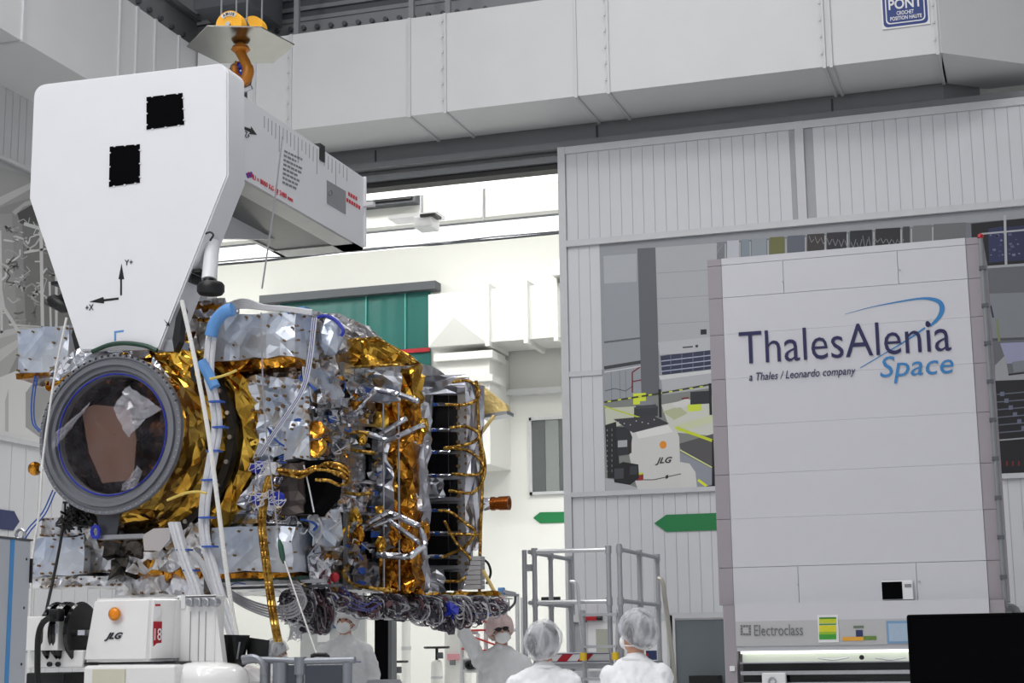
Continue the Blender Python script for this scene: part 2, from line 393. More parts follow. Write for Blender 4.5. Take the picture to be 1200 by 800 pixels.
px_line(p, (92, 96, 102), [(708, 401), (750, 396)], 2.2, 2); px_line(p, (56, 58, 64), [(708, 431), (751, 424)], 4, 2)
px_line(p, (206, 208, 210), [(708, 436), (751, 429)], 1.2, 3)
px_line(p, (120, 30, 40), [(741, 460), (741, 436), (750, 430)], 1.6, 4); px_line(p, (120, 30, 40), [(741, 447), (752, 445)], 1.4, 4)
px_line(p, (70, 74, 80), [(709, 458), (720, 455), (733, 458), (742, 452)], .8, 4)
for xx in (716, 726, 733): px_line(p, (128, 132, 138), [(xx, 435), (xx+1, 470)], 1, 3)
px_poly(p, (96, 98, 104), [(747, 291), (768, 290), (773, 472), (752, 475)], 5)
px_poly(p, (172, 174, 178), [(768, 290), (850, 284), (850, 398), (772, 404)], 5)
for yy in (320, 350, 380): px_line(p, (150, 152, 158), [(770, yy), (850, yy-5)], .8, 6)
px_poly(p, (184, 186, 190), [(771, 401), (850, 393), (850, 410), (773, 416)], 6)
px_line(p, (60, 62, 66), [(800, 407), (812, 406)], 1.6, 7); px_poly(p, (50, 52, 58), R(815, 404, 818, 407), 7)
px_poly(p, (24, 22, 34), R(821, 386, 828, 392), 7)
px_poly(p, (44, 50, 76), [(774, 417), (850, 408), (850, 430), (776, 439)], 7)
for k in range(3): px_line(p, (176, 182, 204), [(775, 423+k*6), (850, 414+k*6)], 1.1, 8)
for k in range(5): px_line(p, (120, 126, 150), [(786+k*13, 416-k*1.5), (786+k*13, 438-k*1.5)], .6, 8)
px_poly(p, (206, 208, 208), [(772, 440), (850, 431), (850, 435), (774, 445)], 8)
px_poly(p, (178, 180, 184), [(775, 445), (850, 435), (850, 468), (778, 476)], 6)
px_poly(p, (128, 132, 128), [(709, 470), (780, 462), (850, 452), (850, 574), (710, 577)], 7)
px_poly(p, (204, 206, 196), [(775, 474), (850, 460), (850, 512), (786, 506)], 9); px_poly(p, (180, 186, 150), [(776, 482), (796, 476), (806, 484), (790, 492)], 10)
px_poly(p, (196, 200, 180), [(709, 478), (745, 476), (760, 490), (720, 500), (710, 500)], 9); px_poly(p, (202, 208, 172), [(784, 500), (836, 486), (837, 494), (786, 508)], 11)
px_poly(p, (214, 226, 60), R(742, 461, 757, 474), 10); px_poly(p, (206, 222, 66), R(806, 474, 822, 482), 12)
px_poly(p, (46, 50, 56), R(743, 477, 771, 489), 12); px_poly(p, (62, 66, 74), R(745, 475, 769, 479), 13); px_poly(p, (130, 134, 140), R(750, 470, 765, 475), 13)
px_poly(p, (36, 40, 48), R(809, 459, 832, 474), 12); px_line(p, (120, 28, 40), [(799, 467), (807, 466)], 2, 12); px_poly(p, (212, 212, 210), [(788, 473), (806, 466), (812, 474), (792, 478)], 11)
px_line(p, (52, 60, 30), [(708, 471), (772, 461), (834, 450)], 2, 13); px_line(p, (196, 208, 60), [(708, 476), (740, 486), (760, 492)], 1.6, 13)
for k in range(10): px_line(p, (206, 216, 70), [(712+k*12, 470.4-k*1.9), (716+k*12, 469.8-k*1.9)], 1.6, 14)
for (xx, a, b) in ((773, 456, 489), (832, 449, 486)): px_line(p, (14, 16, 20), [(xx, a), (xx+1, b)], 3.2, 14)
px_poly(p, (84, 82, 84), [(795, 520), (836, 508), (837, 548), (799, 528)], 12)
px_poly(p, (142, 146, 156), [(796, 530), (838, 551), (838, 572), (798, 573)], 12); px_line(p, (222, 226, 150), [(797, 527), (837, 549)], 1.3, 13); px_line(p, (220, 226, 40), [(818, 562), (829, 570)], 3, 13)
px_line(p, (198, 210, 40), [(792, 501), (837, 517)], 3.4, 14); px_line(p, (12, 14, 18), [(836, 515), (836, 571)], 3.4, 15); px_line(p, (18, 20, 26), [(827, 571), (838, 569)], 3, 15)
px_poly(p, (208, 208, 206), [(797, 541), (808, 543), (815, 553), (817, 573), (797, 574)], 14)
px_poly(p, (206, 206, 204), [(732, 506), (745, 505), (783, 497), (792, 502), (796, 512), (798, 573), (748, 576), (742, 556)], 15)
px_poly(p, (224, 224, 222), [(745, 506), (783, 498), (789, 506), (748, 514)], 16); px_line(p, (60, 60, 64), [(744, 562), (766, 562), (798, 555)], 1, 16)
px_poly(p, (54, 54, 60), [(719, 491), (766, 487), (784, 496), (742, 507)], 17)
for k in range(7): px_poly(p, (200, 200, 205), R(724+k*7, 494-k*.5+(k % 3)*2, 725.2+k*7, 495.2-k*.5+(k % 3)*2), 18)
px_poly(p, (226, 140, 30), [(777+4.2*math.cos(a*.5236), 521+4.6*math.sin(a*.5236)) for a in range(12)][::-1], 17)
px_poly(p, (40, 30, 30), R(736, 516, 740, 531), 17); px_poly(p, (150, 30, 40), R(746, 556, 754, 563), 17); px_poly(p, (210, 220, 60), R(746, 554, 754, 557), 17)
px_poly(p, (30, 30, 34), [(780, 557), (783, 556), (783, 560), (780, 561)], 17)
px_poly(p, (26, 27, 32), [(709, 498), (722, 494), (727, 560), (712, 560)], 15)
for k in range(9): px_line(p, (150, 152, 160), [(711.5, 503+k*6), (711.7, 505+k*6)], .8, 16); px_line(p, (120, 122, 130), [(717, 502+k*6), (717.2, 505+k*6)], .8, 16)
px_poly(p, (40, 42, 48), [(722, 500), (736, 500), (741, 512), (738, 532), (724, 534)], 16); px_poly(p, (170, 172, 176), R(724, 516, 735, 524), 17)
px_poly(p, (20, 20, 24), [(718, 547), (730, 541), (748, 544), (749, 560), (738, 568), (720, 565)], 18); px_poly(p, (64, 66, 72), R(720, 549, 731, 561), 19); px_poly(p, (52, 54, 60), R(738, 546, 747, 556), 19)
px_poly(p, (178, 180, 184), [(709, 560), (722, 562), (748, 572), (748, 576), (710, 577)], 14)
# upper strip: windows of an office floor, seen over the white tower
px_poly(p, (112, 116, 122), [(840, 284), (1210, 255), (1210, 330), (840, 345)], 5)
for (a, b, c) in ((852, 866, (186, 188, 196)), (869, 878, (128, 140, 150)), (881, 898, (140, 148, 156)), (902, 919, (104, 106, 60)), (923, 943, (92, 96, 108)), (946, 966, (52, 46, 46)), (969, 992, (34, 34, 42)), (996, 1022, (24, 26, 34)), (1026, 1055, (28, 28, 34)), (1058, 1066, (58, 56, 58)), (1070, 1092, (112, 114, 116)), (1094, 1132, (104, 106, 108))):
    px_poly(p, c, R(a, 283-(a-840)*.08, b, 330), 7)
for xx in (850, 867, 879, 900, 921, 944, 967, 993, 1024, 1056, 1068, 1093): px_line(p, (168, 170, 172), [(xx, 286-(xx-840)*.08), (xx+.5, 330)], 1.6, 8)
for k in range(16): xx = 948+k*7; px_line(p, (130, 130, 134), [(xx, 276+(k*37 % 9)), (xx+3, 284+(k*23 % 11)), (xx+6, 280)], .7, 9)
# the print beside the tower
px_poly(p, (96, 99, 104), [(1140, 312), (1215, 308), (1215, 560), (1140, 560)], 6)
px_poly(p, (10, 10, 18), [(1138, 262), (1215, 254), (1215, 309), (1140, 313)], 9)
px_poly(p, (36, 42, 82), [(1158, 268), (1175, 265), (1177, 306), (1159, 308)], 10); px_poly(p, (34, 38, 74), [(1180, 266), (1215, 262), (1215, 304), (1181, 306)], 10)
rn = random.Random(5)
for k in range(26):
    a, b = rn.uniform(1159, 1194), rn.uniform(268, 300); s = rn.uniform(1, 2.6); px_poly(p, rn.choice(((84, 88, 120), (110, 112, 140), (60, 64, 100))), [(a, b), (a+s*1.6, b-s*.4), (a+s*2, b+s*.7), (a+s*.5, b+s)], 11)
px_line(p, (170, 172, 176), [(1177.5, 252), (1179, 312)], 3, 12); px_line(p, (170, 172, 176), [(1150, 274), (1215, 268)], 2, 12); px_line(p, (160, 162, 166), [(1155, 313), (1215, 309)], 3, 12)
px_poly(p, (124, 128, 134), [(1157, 344), (1215, 342), (1215, 398), (1160, 399)], 8); px_line(p, (70, 72, 78), [(1157, 398), (1215, 396)], 3, 9); px_poly(p, (146, 148, 176), [(1172, 402), (1215, 400), (1215, 424), (1180, 426)], 8)
px_line(p, (120, 130, 90), [(1168, 374), (1171, 400)], 3, 10); px_line(p, (30, 32, 60), [(1161, 358), (1164, 372)], 2, 10)
px_poly(p, (20, 20, 26), [(1164, 440), (1215, 434), (1215, 556), (1168, 557)], 10); px_poly(p, (150, 152, 156), [(1166, 428), (1178, 416), (1182, 440), (1215, 436), (1215, 444), (1166, 446)], 11)
px_poly(p, (120, 124, 130), [(1186, 424), (1215, 420), (1215, 434), (1188, 436)], 12)
for k in range(7): px_line(p, (92, 96, 110), [(1168, 462+k*9), (1215, 458+k*9)], 1.4, 12); px_poly(p, (100, 104, 126), R(1172+k*5, 459+k*8, 1177+k*5, 464+k*8), 13)
for k in range(5): px_poly(p, (110, 30, 30), R(1172+k*7, 540, 1174+k*7, 546), 13)
px_line(p, (160, 162, 166), [(1166, 516), (1215, 512)], 1.5, 14)
p.build('printed_image', PRINT, mu)
text_px('lettering', 'JLG', 768, 545, 788, 541, 9, YG-.008, BLACK, mu, shear=.4, bold=.02)
# green arrow plates
def arrow_plate(x0, x1, yc, h, Y, tip, mat, name, label, left=True):
    tp = [(x0+tip, yc-h/2), (x0, yc), (x0+tip, yc+h/2), (x1, yc+h/2-.035*(x1-x0-tip)), (x1, yc-h/2-.035*(x1-x0-tip))]
    MB().prism([onY(a, b, Y) for a, b in tp], (0, -.012, 0)).build(name, mat, label=label, cat='sign')
arrow_plate(767, 900, 613, 20, YG-.002, 14, GREEN, 'arrow_sign', 'wide green arrow plate on the ribbed gate beside the white tower')
# navy arrow on the side wall (points into the depth)
za, zb = onX(10, 598, XL).z, onX(10, 621, XL).z; zc = (za+zb)/2; ya = onX(22, 610, XL).y
MB().prism([(XL+.001, ya, zc), (XL+.001, ya-.12, za), (XL+.001, ya-1.6, za), (XL+.001, ya-1.6, zb), (XL+.001, ya-.12, zb)], (.012, 0, 0)).build('arrow_sign', NAVY, label='navy blue arrow plate on the pale side wall', cat='sign')
# ---- grey photo print on the side wall
ml = thing('grey_photo_mural', 'desaturated grey photo print of a space chamber on the side wall', 'mural', (XL, 17, ZML))
MB().box(XL-.015, XL+.004, 12, YB-.3, ZML, ZMT).build('backing_board', M('mural_grey_dark', rgb(158, 159, 162), .6), ml)
p = MB(); rn = random.Random(11)
def pL(col, pts, lay): p.col = rgb(col); p.poly([onX(a, b, XL+.006+.0006*lay) for a, b in reversed(pts)])
def lL(col, pts, w_, lay):
    for (a, b), (c, d) in zip(pts, pts[1:]):
        l = math.hypot(c-a, d-b) or 1; nx, ny = -(d-b)/l*w_/2, (c-a)/l*w_/2; pL(col, [(a+nx, b+ny), (a-nx, b-ny), (c-nx, d-ny), (c+nx, d+ny)], lay)
pL(138, [(-20, 190), (60, 215), (110, 400), (130, 540), (-20, 500)], 1)
pL(150, [(-20, 190), (34, 206), (34, 232), (-20, 250)], 2); pL(178, [(-20, 240), (36, 214), (38, 220), (-20, 252)], 3)
pL(70, [(20, 250), (44, 236), (46, 262), (24, 262)], 3); pL(172, [(14, 248), (30, 236), (40, 234), (40, 238), (28, 242), (18, 252)], 4)
pL(112, [(26, 262), (60, 262), (92, 380), (60, 384), (30, 380)], 2); pL(150, [(-20, 252), (14, 250), (20, 390), (-20, 400)], 3)
for k in range(60):
    a, b = rn.uniform(-4, 62), rn.uniform(250, 378); t = rn.choice((150, 170, 186, 200, 90, 212)); pts = [(a, b)]
    for q in range(rn.randint(2, 5)): a += rn.uniform(-9, 11); b += rn.uniform(-8, 10); pts.append((a, b))
    lL(t, pts, rn.uniform(.7, 2.4), 5)
for (a, b, c, d, w_) in ((48, 268, 50, 398, 4), (58, 330, 60, 398, 2.4), (66, 300, 66, 398, 3), (0, 270, 2, 390, 3), (28, 262, 48, 268, 4), (28, 296, 62, 290, 2.5), (10, 380, 62, 384, 2)): lL(200, [(a, b), (c, d)], w_, 6)
pL(168, [(-20, 398), (26, 388), (30, 396), (-20, 500)], 4); pL(186, [(-20, 392), (28, 382), (60, 384), (60, 388), (28, 388), (-20, 402)], 6)
pL(190, [(-20, 420), (20, 398), (24, 404), (-20, 440)], 6); lL(198, [(-4, 310), (4, 360), (24, 392)], 4, 7)
pL(208, [(-20, 450), (30, 430), (60, 425), (120, 430), (120, 545), (-20, 505)], 5); pL(150, [(30, 460), (42, 444), (60, 425), (60, 500), (46, 512), (30, 500)], 6); pL(176, [(6, 470), (10, 455), (10, 506), (6, 505)], 7)
pL(156, [(40, 500), (58, 470), (70, 500), (62, 520)], 7)
p.build('printed_image', PRINT, ml)

# ---- ventilation ducts under the roof
def seam(mb, a, b, r=.018): mb.tube([a, b], r, 4)
dk = thing('ventilation_duct', 'long pale rectangular air duct running across above the gate', 'duct', (-5, 19.5, DUCTB))
XD = -10.88; XB = -.8
MB().box(XD+.03, XB, 19.5, 20.62, DUCTB, DUCTT).build('duct_body', DUCT, dk)
mb = MB(); q0 = Vector((XB, 19.5, DUCTB)); dirv = Vector((.78, .62, 0)); sd = Vector((-.05, 1.12, 0))
mb.hexa([q0, q0+dirv*4, q0+dirv*4+sd, q0+sd]+[p_+Vector((0, 0, DUCTT-DUCTB)) for p_ in (q0, q0+dirv*4, q0+dirv*4+sd, q0+sd)]); mb.build('duct_bend', DUCT, dk)
for px in (299, 341, 480, 522, 675, 713, 967, 975, 1101):
    x = X(px, 90, 19.5); m = MB(); m.box(x-.02, x+.02, 19.475, 19.5, DUCTB, DUCTT); m.box(x-.02, x+.02, 19.475, 20.62, DUCTB-.025, DUCTB)
    m.build('flange', TRIM, dk)
    if px in (341, 522, 713, 967, 1101):
        c_ = MB()
        for k in range(6): c_.box(x-.035, x-.015, 19.46, 19.48, DUCTB+.15+k*.22, DUCTB+.19+k*.22)
        c_.build('flange_clips', TRIM, dk, kind='stuff')
for px, pt in ((480, 12), (345, -30), (523, -30)):      # hangers
    x = X(px, 30, 19.55); MB().box(x-.035, x+.035, 19.6, 19.66, DUCTT-.02, CEIL).build('hanger', STEELB, dk)
d2 = thing('ventilation_duct', 'pale air duct running along the side wall into the depth', 'duct', (-11.4, 15, DUCTB))
MB().box(XL+.003, XD, 3, 20.62, DUCTB, DUCTT).build('duct_body', DUCT, d2)
for px in (25, 138, 158, 180, 208, 236):
    y = onX(px, 60 if px < 60 else 90, XD).y
    m = MB(); m.box(XD, XD+.025, y-.025, y+.025, DUCTB, DUCTT); m.box(XL+.01, XD+.025, y-.02, y+.02, DUCTB-.02, DUCTB); m.build('flange', TRIM, d2)
# crane rail beams with bolts
def beam(name, label, a, b, up_z, face, r_col):
    pass
be = thing('crane_beam', 'grey steel crane rail beam with bolts above the cross duct', 'beam', (-5, 20.2, DUCTT))
zb0 = DUCTT+.02
MB().box(XL+.5, 3, 20.3, 20.45, zb0, zb0+.5).build('web', STEELB, be)
MB().box(XL+.5, 3, 20.28, 20.7, zb0+.5, zb0+.56).build('flange', STEELB, be)
for k, px in enumerate((326, 342, 357, 373, 389, 405, 421, 437, 453, 469, 485, 503, 520, 537, 552, 570)):
    c = onY(px, 37-(px-326)*.105, 20.3); MB().cyl((c.x, 20.3, c.z), (c.x, 20.24, c.z), .035, 8).build('bolt', STEELD, be)
b2 = thing('crane_beam', 'grey steel crane rail beam with bolts above the side duct', 'beam', (-11.2, 15, DUCTT))
MB().box(-11.3, -11.15, 3, 20, DUCTT+.01, DUCTT+.6).build('web', STEELB, b2); MB().box(-11.4, -11.08, 3, 20, DUCTT+.6, DUCTT+.66).build('flange', STEELB, b2)
for (px, py) in ((160, 2), (173, 12), (186, 22), (199, 32), (212, 41)):
    c = onX(px, py, -11.15); MB().cyl((-11.15, c.y, c.z), (-11.09, c.y, c.z), .036, 8).build('bolt', STEELD, b2)
c = thing('crane_girder', 'dark grey overhead crane girder with pale edge rails', 'crane', (-5, 20.4, 10.6))
MB().box(XL+.6, 4, 20.4, 20.74, DUCTT+.62, DUCTT+1.5).build('girder_box', STEELD, c); MB().box(XL+.6, 4, 20.36, 20.4, DUCTT+.72, DUCTT+.78).build('rail_edge', STEELB, c); MB().box(XL+.6, 4, 20.36, 20.4, DUCTT+.9, DUCTT+.94).build('rail_edge', STEELB, c)
MB().box(-10.6, -9.75, 18.9, 19.9, DUCTT+.3, DUCTT+1.4).build('trolley_box', STEELD, c)
# PONT sign on the duct
s = thing('crane_sign', 'blue and white crane hook notice stuck on the cross duct', 'sign', (X(1061, 30, 19.5), 19.49, onY(1061, 35, 19.5).z))
a, b_, t_ = onY(1034, 35, 19.49), onY(1090, 27, 19.49), onY(1034, -16, 19.49)
x0, x1, z0, z1 = a.x, b_.x, a.z, t_.z
MB().box(x0, x1, 19.484, 19.499, z0, z1).build('plate', WHITE, s)
def rr(x0, x1, z0, z1, r, Y, n=5):
    out = []
    for cx, cz, a0 in ((x1-r, z1-r, 0), (x0+r, z1-r, 90), (x0+r, z0+r, 180), (x1-r, z0+r, 270)):
        for k in range(n): a_ = math.radians(a0+90*k/(n-1)); out.append(Vector((cx+r*math.cos(a_), Y, cz+r*math.sin(a_))))
    return out
SBLUE = M('sign_blue', rgb(28, 54, 120), .45)
e = .02
MB().prism(rr(x0+e, x1-e, z0+e, z1-e, .05, 19.484), (0, -.002, 0)).build('blue_field', SBLUE, s)
MB().prism(rr(x0+.05, x1-.05, z0+.055, z1-.05, .05, 19.482), (0, -.001, 0)).build('white_border', WHITE, s)
MB().prism(rr(x0+.064, x1-.064, z0+.069, z1-.064, .045, 19.481), (0, -.001, 0)).build('blue_inner_field', SBLUE, s)
wS = x1-x0
text('lettering', 'PONT', (x0+.16*wS, 19.479, z0+.235), (1, 0, 0), (0, 0, 1), wS*.7, WHITE, s, height=.135, bold=.02)
text('lettering', 'CROCHET', (x0+.32*wS, 19.479, z0+.16), (1, 0, 0), (0, 0, 1), wS*.36, WHITE, s, height=.05, bold=.02)
text('lettering', 'POSITION HAUTE', (x0+.18*wS, 19.479, z0+.095), (1, 0, 0), (0, 0, 1), wS*.66, WHITE, s, height=.05, bold=.02)
# ================================================================== door and windows low in the gate
d = thing('door_2', 'white personnel door with a small window low in the gate', None, (X(737, 760), YG, 0), kind='structure')
def gx(px): return X(px, 760)
MB().box(gx(690), gx(783), YG-.045, YG-.02, .05, Z(737, 728)).build('door_leaf', WHITE, d)
mb = MB()
for a, b_ in ((684, 690), (783, 790)): mb.box(gx(a), gx(b_), YG-.06, YG, .05, Z(737, 722))
mb.box(gx(684), gx(790), YG-.06, YG, Z(737, 728), Z(737, 722)); mb.build('door_frame', TRIM, d)
PANEY = M('pale_warm_glass', rgb(170, 172, 160), .15, var=.05)  # small door pane in a pale warm grey
MB().box(gx(700), gx(716), YG-.052, YG-.044, Z(708, 782), Z(708, 737)).build('door_pane', PANEY, d)
MB().tube([(gx(772), YG-.05, 1.2), (gx(772), YG-.11, 1.2), (gx(778), YG-.11, 1.2)], .012, 6).build('door_handle', ALU, d)
DGL = M('dark_window_glass', rgb(104, 112, 116), .12, var=.04)
wn = thing('window_1', 'dark grey window band low in the gate', None, (gx(815), YG, .2), kind='structure')
MB().box(gx(793), GX1, YG-.03, YG-.012, .15, Z(815, 724)).build('pane', DGL, wn)
mb = MB(); mb.box(gx(790), GX1, YG-.06, YG, Z(815, 724), Z(815, 719)); mb.box(gx(786), gx(793), YG-.06, YG, .1, Z(815, 724)); mb.build('window_frame', TRIM, wn)
MB().box(gx(812), gx(846), YG-.3, YG-.06, .3, Z(830, 791)).build('floor_cabinet', BLACK, wn)
t = thing('alarm_box', 'small red box with a black knob over the personnel door', 'alarm', (gx(697), YG-.07, Z(697, 727)))
MB().rbox(gx(688), gx(703), YG-.14, YG-.061, Z(697, 727), Z(697, 722), .01).build('housing', RED, t); MB().cyl((gx(703), YG-.1, Z(705, 724)), (gx(709), YG-.1, Z(705, 724)), .03, 8).build('knob', BLACK, t)

# ================================================================== the bright hall beyond
FW = thing('wall_far_hall', 'bright cream wall of the hall beyond the gate', None, (-9, FY, 0), kind='structure')
def FX(px, py=400): return onY(px, py, FY).x
def FZ(px, py): return onY(px, py, FY).z
MB().box(-24, 9, FY, FY+.3, 0, CEIL).build('wall_panel', CREAM, FW)
MB().box(-24.3, -24, YB+.3, FY+.3, 0, CEIL).build('wall_far_left', CREAM, kind='structure', label='cream side wall of the bright hall')
MB().box(.5, .8, YB+1.6, FY+.3, 0, CEIL).build('wall_far_right', CREAM, kind='structure', label='cream end wall of the bright hall')
MB().box(-24, .8, YB+.3, FY+.3, 12, 12.2).build('ceiling_far_hall', CREAM, kind='structure', label='white ceiling of the bright hall')
MB().box(-24, 12, YB+.3, YB+.32, ZT, CEIL).build('wall_far_front', CREAM, kind='structure', label='white inner face above the opening')
# downstand beams and light troughs across the far hall
def fbeam(name, label, y_top, y_bot, px, Y, d, mat, extra=None):
    z1, z0 = onY(px, y_top, Y).z, onY(px, y_bot, Y).z
    return MB().box(-24, .4, Y, Y+d, z0, z1).build(name, mat, label=label, kind='structure'), z0, z1
_, zA, _ = fbeam('trim_3', 'cream downstand beam under the far ceiling', 150, 209, 540, 24.5, .5, CREAM)
LG = M('strip_light', (1, 1, 1, 1), .5, var=0, emit=(1, 1, .98, 1), estr=1.4)
t = thing('strip_light', 'upper continuous white strip light across the bright hall', 'lamp', (-9, 24.6, zA-.09)); MB().box(-23, .3, 24.6, 24.9, zA-.09, zA-.001).build('diffuser', LG, t)
z1, z0 = onY(545, 263, 26).z, onY(545, 278, 26).z
t = thing('strip_light', 'lower white strip light on a cable tray, hung from two rods', 'lamp', (-9, 26, z0))
MB().box(-23, .3, 26, 26.35, z0, z1).build('diffuser', LG, t); MB().box(-23, .3, 25.95, 26.4, z1, z1+.025).build('tray', STEELD, t)
cb = MB(); rn = random.Random(3)
for k in range(3): cb.tube([(-23+i*1.1, 25.97+.04*k, z0-.02-rn.uniform(0, .06)) for i in range(22)], .014, 5)
cb.build('cables', STEELD, t, kind='stuff')
for px in (494, 567): x = onY(px, 250, 26.1).x; MB().cyl((x, 26.1, z1), (x, 26.1, 11.95), .03, 8).build('rod', ALU, t)
z1, z0 = onY(455, 224, 27).z, onY(455, 238, 27).z; x0, x1 = onY(395, 230, 27).x, onY(485, 230, 27).x
t = thing('air_grille', 'dark slatted ventilation grille high in the bright hall', 'grille', (x0, 27, z0)); MB().box(x0, x1, 27.05, 27.3, z0, z1).build('frame', STEELD, t)
for k in range(4): MB().box(x0+.05, x1-.05, 27, 27.06, z0+.05+k*(z1-z0-.06)/4, z0+.08+k*(z1-z0-.06)/4).build('slat', BLACK, t)
MB().box(-24, .4, 27.3, 27.6, z0-.35, 12).build('trim_6', CREAM, kind='structure', label='cream soffit carrying the ventilation grille')
c = onY(495, 260, 25.3)
t = thing('ceiling_projector', 'white ceiling device with a black plate hung in the bright hall', 'projector', c)
pxbox(MB(), 455, 250, 512, 254, 25.2, .4).build('bracket_plate', WHITE, t); pxbox(MB(), 484, 252, 506, 266, 25.1, .4, 'rbox', r=.03).build('body', WHITE, t); pxbox(MB(), 492, 250, 510, 253, 25.05, .3).build('black_plate', BLACK, t)
# teal curtain in a framed opening of the far wall
t = thing('teal_curtain', 'teal plastic curtain with red tape under a dark lintel', 'curtain', (FX(450), FY-.2, FZ(450, 470)))
TEAL = M('teal_plastic', rgb(6, 96, 90), .35, var=.1, vscale=1.5, bump=.15, bscale=2)
x0, x1 = FX(330, 400), FX(507, 400); zt, zb = FZ(430, 348), FZ(430, 480)
m = MB(); n = 30
for i in range(n+1):
    x = x0+(x1-x0)*i/n; yy = FY-.12+.008*math.sin(i*2.1); m.v += [Vector((x, yy, zb)), Vector((x, yy, zt))]
for i in range(n): m._f((2*i, 2*i+2, 2*i+3, 2*i+1))
m.build('curtain_sheet', TEAL, t, smooth=True)
for px in (432, 478): x = FX(px); MB().box(x-.012, x+.012, FY-.17, FY-.155, zb, zt).build('seam', M('teal_light', rgb(90, 170, 160), .4), t)
for (a, b_) in ((478, 413), (478, 439)): z = FZ(a, b_); MB().box(FX(440), x1, FY-.18, FY-.165, z-.045, z+.045).build('red_tape', RED, t)
MB().box(x0-.4, x1+.2, FY-.35, FY-.01, zt-.02, zt+.16).build('lintel', STEELD, t)
# white ducts of the far hall
YD2 = 31.6
t = thing('white_duct', 'big white air duct with flanges and a pressed cross brace in the bright hall', 'duct', (onY(580, 400, YD2).x, YD2, onY(580, 405, YD2).z))
z0, z1 = onY(540, 404, YD2).z, onY(540, 342, YD2).z; x0 = onY(502, 375, YD2).x
WD = M('white_duct_paint', rgb(220, 220, 217), .35, var=.02)
xe = onY(570, 375, YD2).x; m = MB(); cx, cz = (x0+xe)/2, (z0+z1)/2; cr_ = Vector((cx, YD2-.2, cz))
for a_, b__ in (((x0, z0), (xe, z0)), ((xe, z0), (xe, z1)), ((xe, z1), (x0, z1)), ((x0, z1), (x0, z0))): m.poly([(a_[0], YD2, a_[1]), (b__[0], YD2, b__[1]), cr_])
m.box(x0, xe, YD2, YD2+1.2, z0, z1); m.build('braced_section', WD, t)
MB().box(xe, .4, YD2+.02, YD2+1.2, z0+.02, z1+.02).build('duct_body', WD, t)
for px in (570, 615, 650): x = onY(px, 375, YD2).x; MB().box(x, x+.09, YD2-.1, YD2+1.2, z0-.08, z1+.12).build('flange', WD, t)
xs = onY(652, 375, YD2).x
MB().box(xs, .4, YD2-.3, YD2+.9, z1+.12, onY(650, 308, YD2).z).build('riser', WD, t)
t = thing('drop_duct', 'white vertical duct box below the braced air duct', 'duct', (onY(543, 540, YD2).x, YD2, onY(543, 545, YD2).z))
pxbox(MB(), 513, 413, 574, 545, YD2+.05, FY-YD2-.051).build('duct_body', WD, t); pxbox(MB(), 508, 412, 577, 421, YD2-.06, .85).build('flange', WD, t); pxbox(MB(), 512, 440, 577, 448, YD2-.03, .8).build('flange', WD, t)
MB().box(onY(575, 450, FY).x, .4, FY-.25, FY, FZ(620, 464), FZ(620, 457)).build('trim_5', TRIM, kind='structure', label='narrow ledge on the cream wall')
# window and small things on the far wall
wn = thing('window_2', 'grey blinded window in the bright cream wall', None, (FX(645), FY-.05, FZ(645, 578)), kind='structure')
x0, x1, z0, z1 = FX(624, 530), FX(690, 530), FZ(640, 576), FZ(640, 492)
m = MB(); m.box(x0-.05, x1, FY-.06, FY, z1, z1+.06); m.box(x0-.06, x0, FY-.06, FY, z0-.06, z1+.06); m.box(x0-.06, x1, FY-.06, FY, z0-.06, z0); m.build('window_frame', TRIM, wn)
GL1, GL2 = M('blind_dark', rgb(98, 102, 102), .3), M('blind_light', rgb(138, 142, 142), .3)
xx = x0; k = 0
while xx < x1: MB().box(xx, min(x1, xx+.29), FY-.03-(k % 2)*.005, FY-.005, z0, z1).build('pane', (GL1, GL2, GL1)[k % 3], wn); xx += .3; k += 1
tp = [(633, 600), (625, 606.5), (633, 613), (700, 611), (700, 599)]
MB().prism([onY(a, b_, FY-.002) for a, b_ in tp], (0, -.015, 0)).build('arrow_sign', GREEN, label='small green arrow plate on the far cream wall below the blinded window', cat='sign')
# things standing low in the far hall
def post(px, w_, y0, Y, mat, name, label, cat, n=20):
    a = onY(px-w_/2, 760, Y); b_ = onY(px+w_/2, 760, Y); r = (b_.x-a.x)/2; xx = (a.x+b_.x)/2
    t = thing(name, label, cat, (xx, Y, 0)); MB().cyl((xx, Y, 0), (xx, Y, onY(px, y0, Y).z), r, n).build('pipe', mat, t, smooth=True)
    for zz in (1.6, 2.4): MB().cyl((xx, Y, zz), (xx, Y, zz+.06), r*1.12, n).build('pipe_clamp', TRIM, t, smooth=True)
    return t
post(476, 10, 660, 26.8, CREAM, 'standpipe', 'thick cream standpipe on the floor of the bright hall', 'pipe')
t = thing('dark_column', 'black steel column edge standing in the opening', 'column', (onY(447, 700, 23).x, 23, 0))
pxbox(MB(), 439, 600, 455, 860, 23, .25).build('column_shaft', MATTEB, t); pxbox(MB(), 455, 600, 459, 860, 23, .2).build('column_edge', STEELD, t)
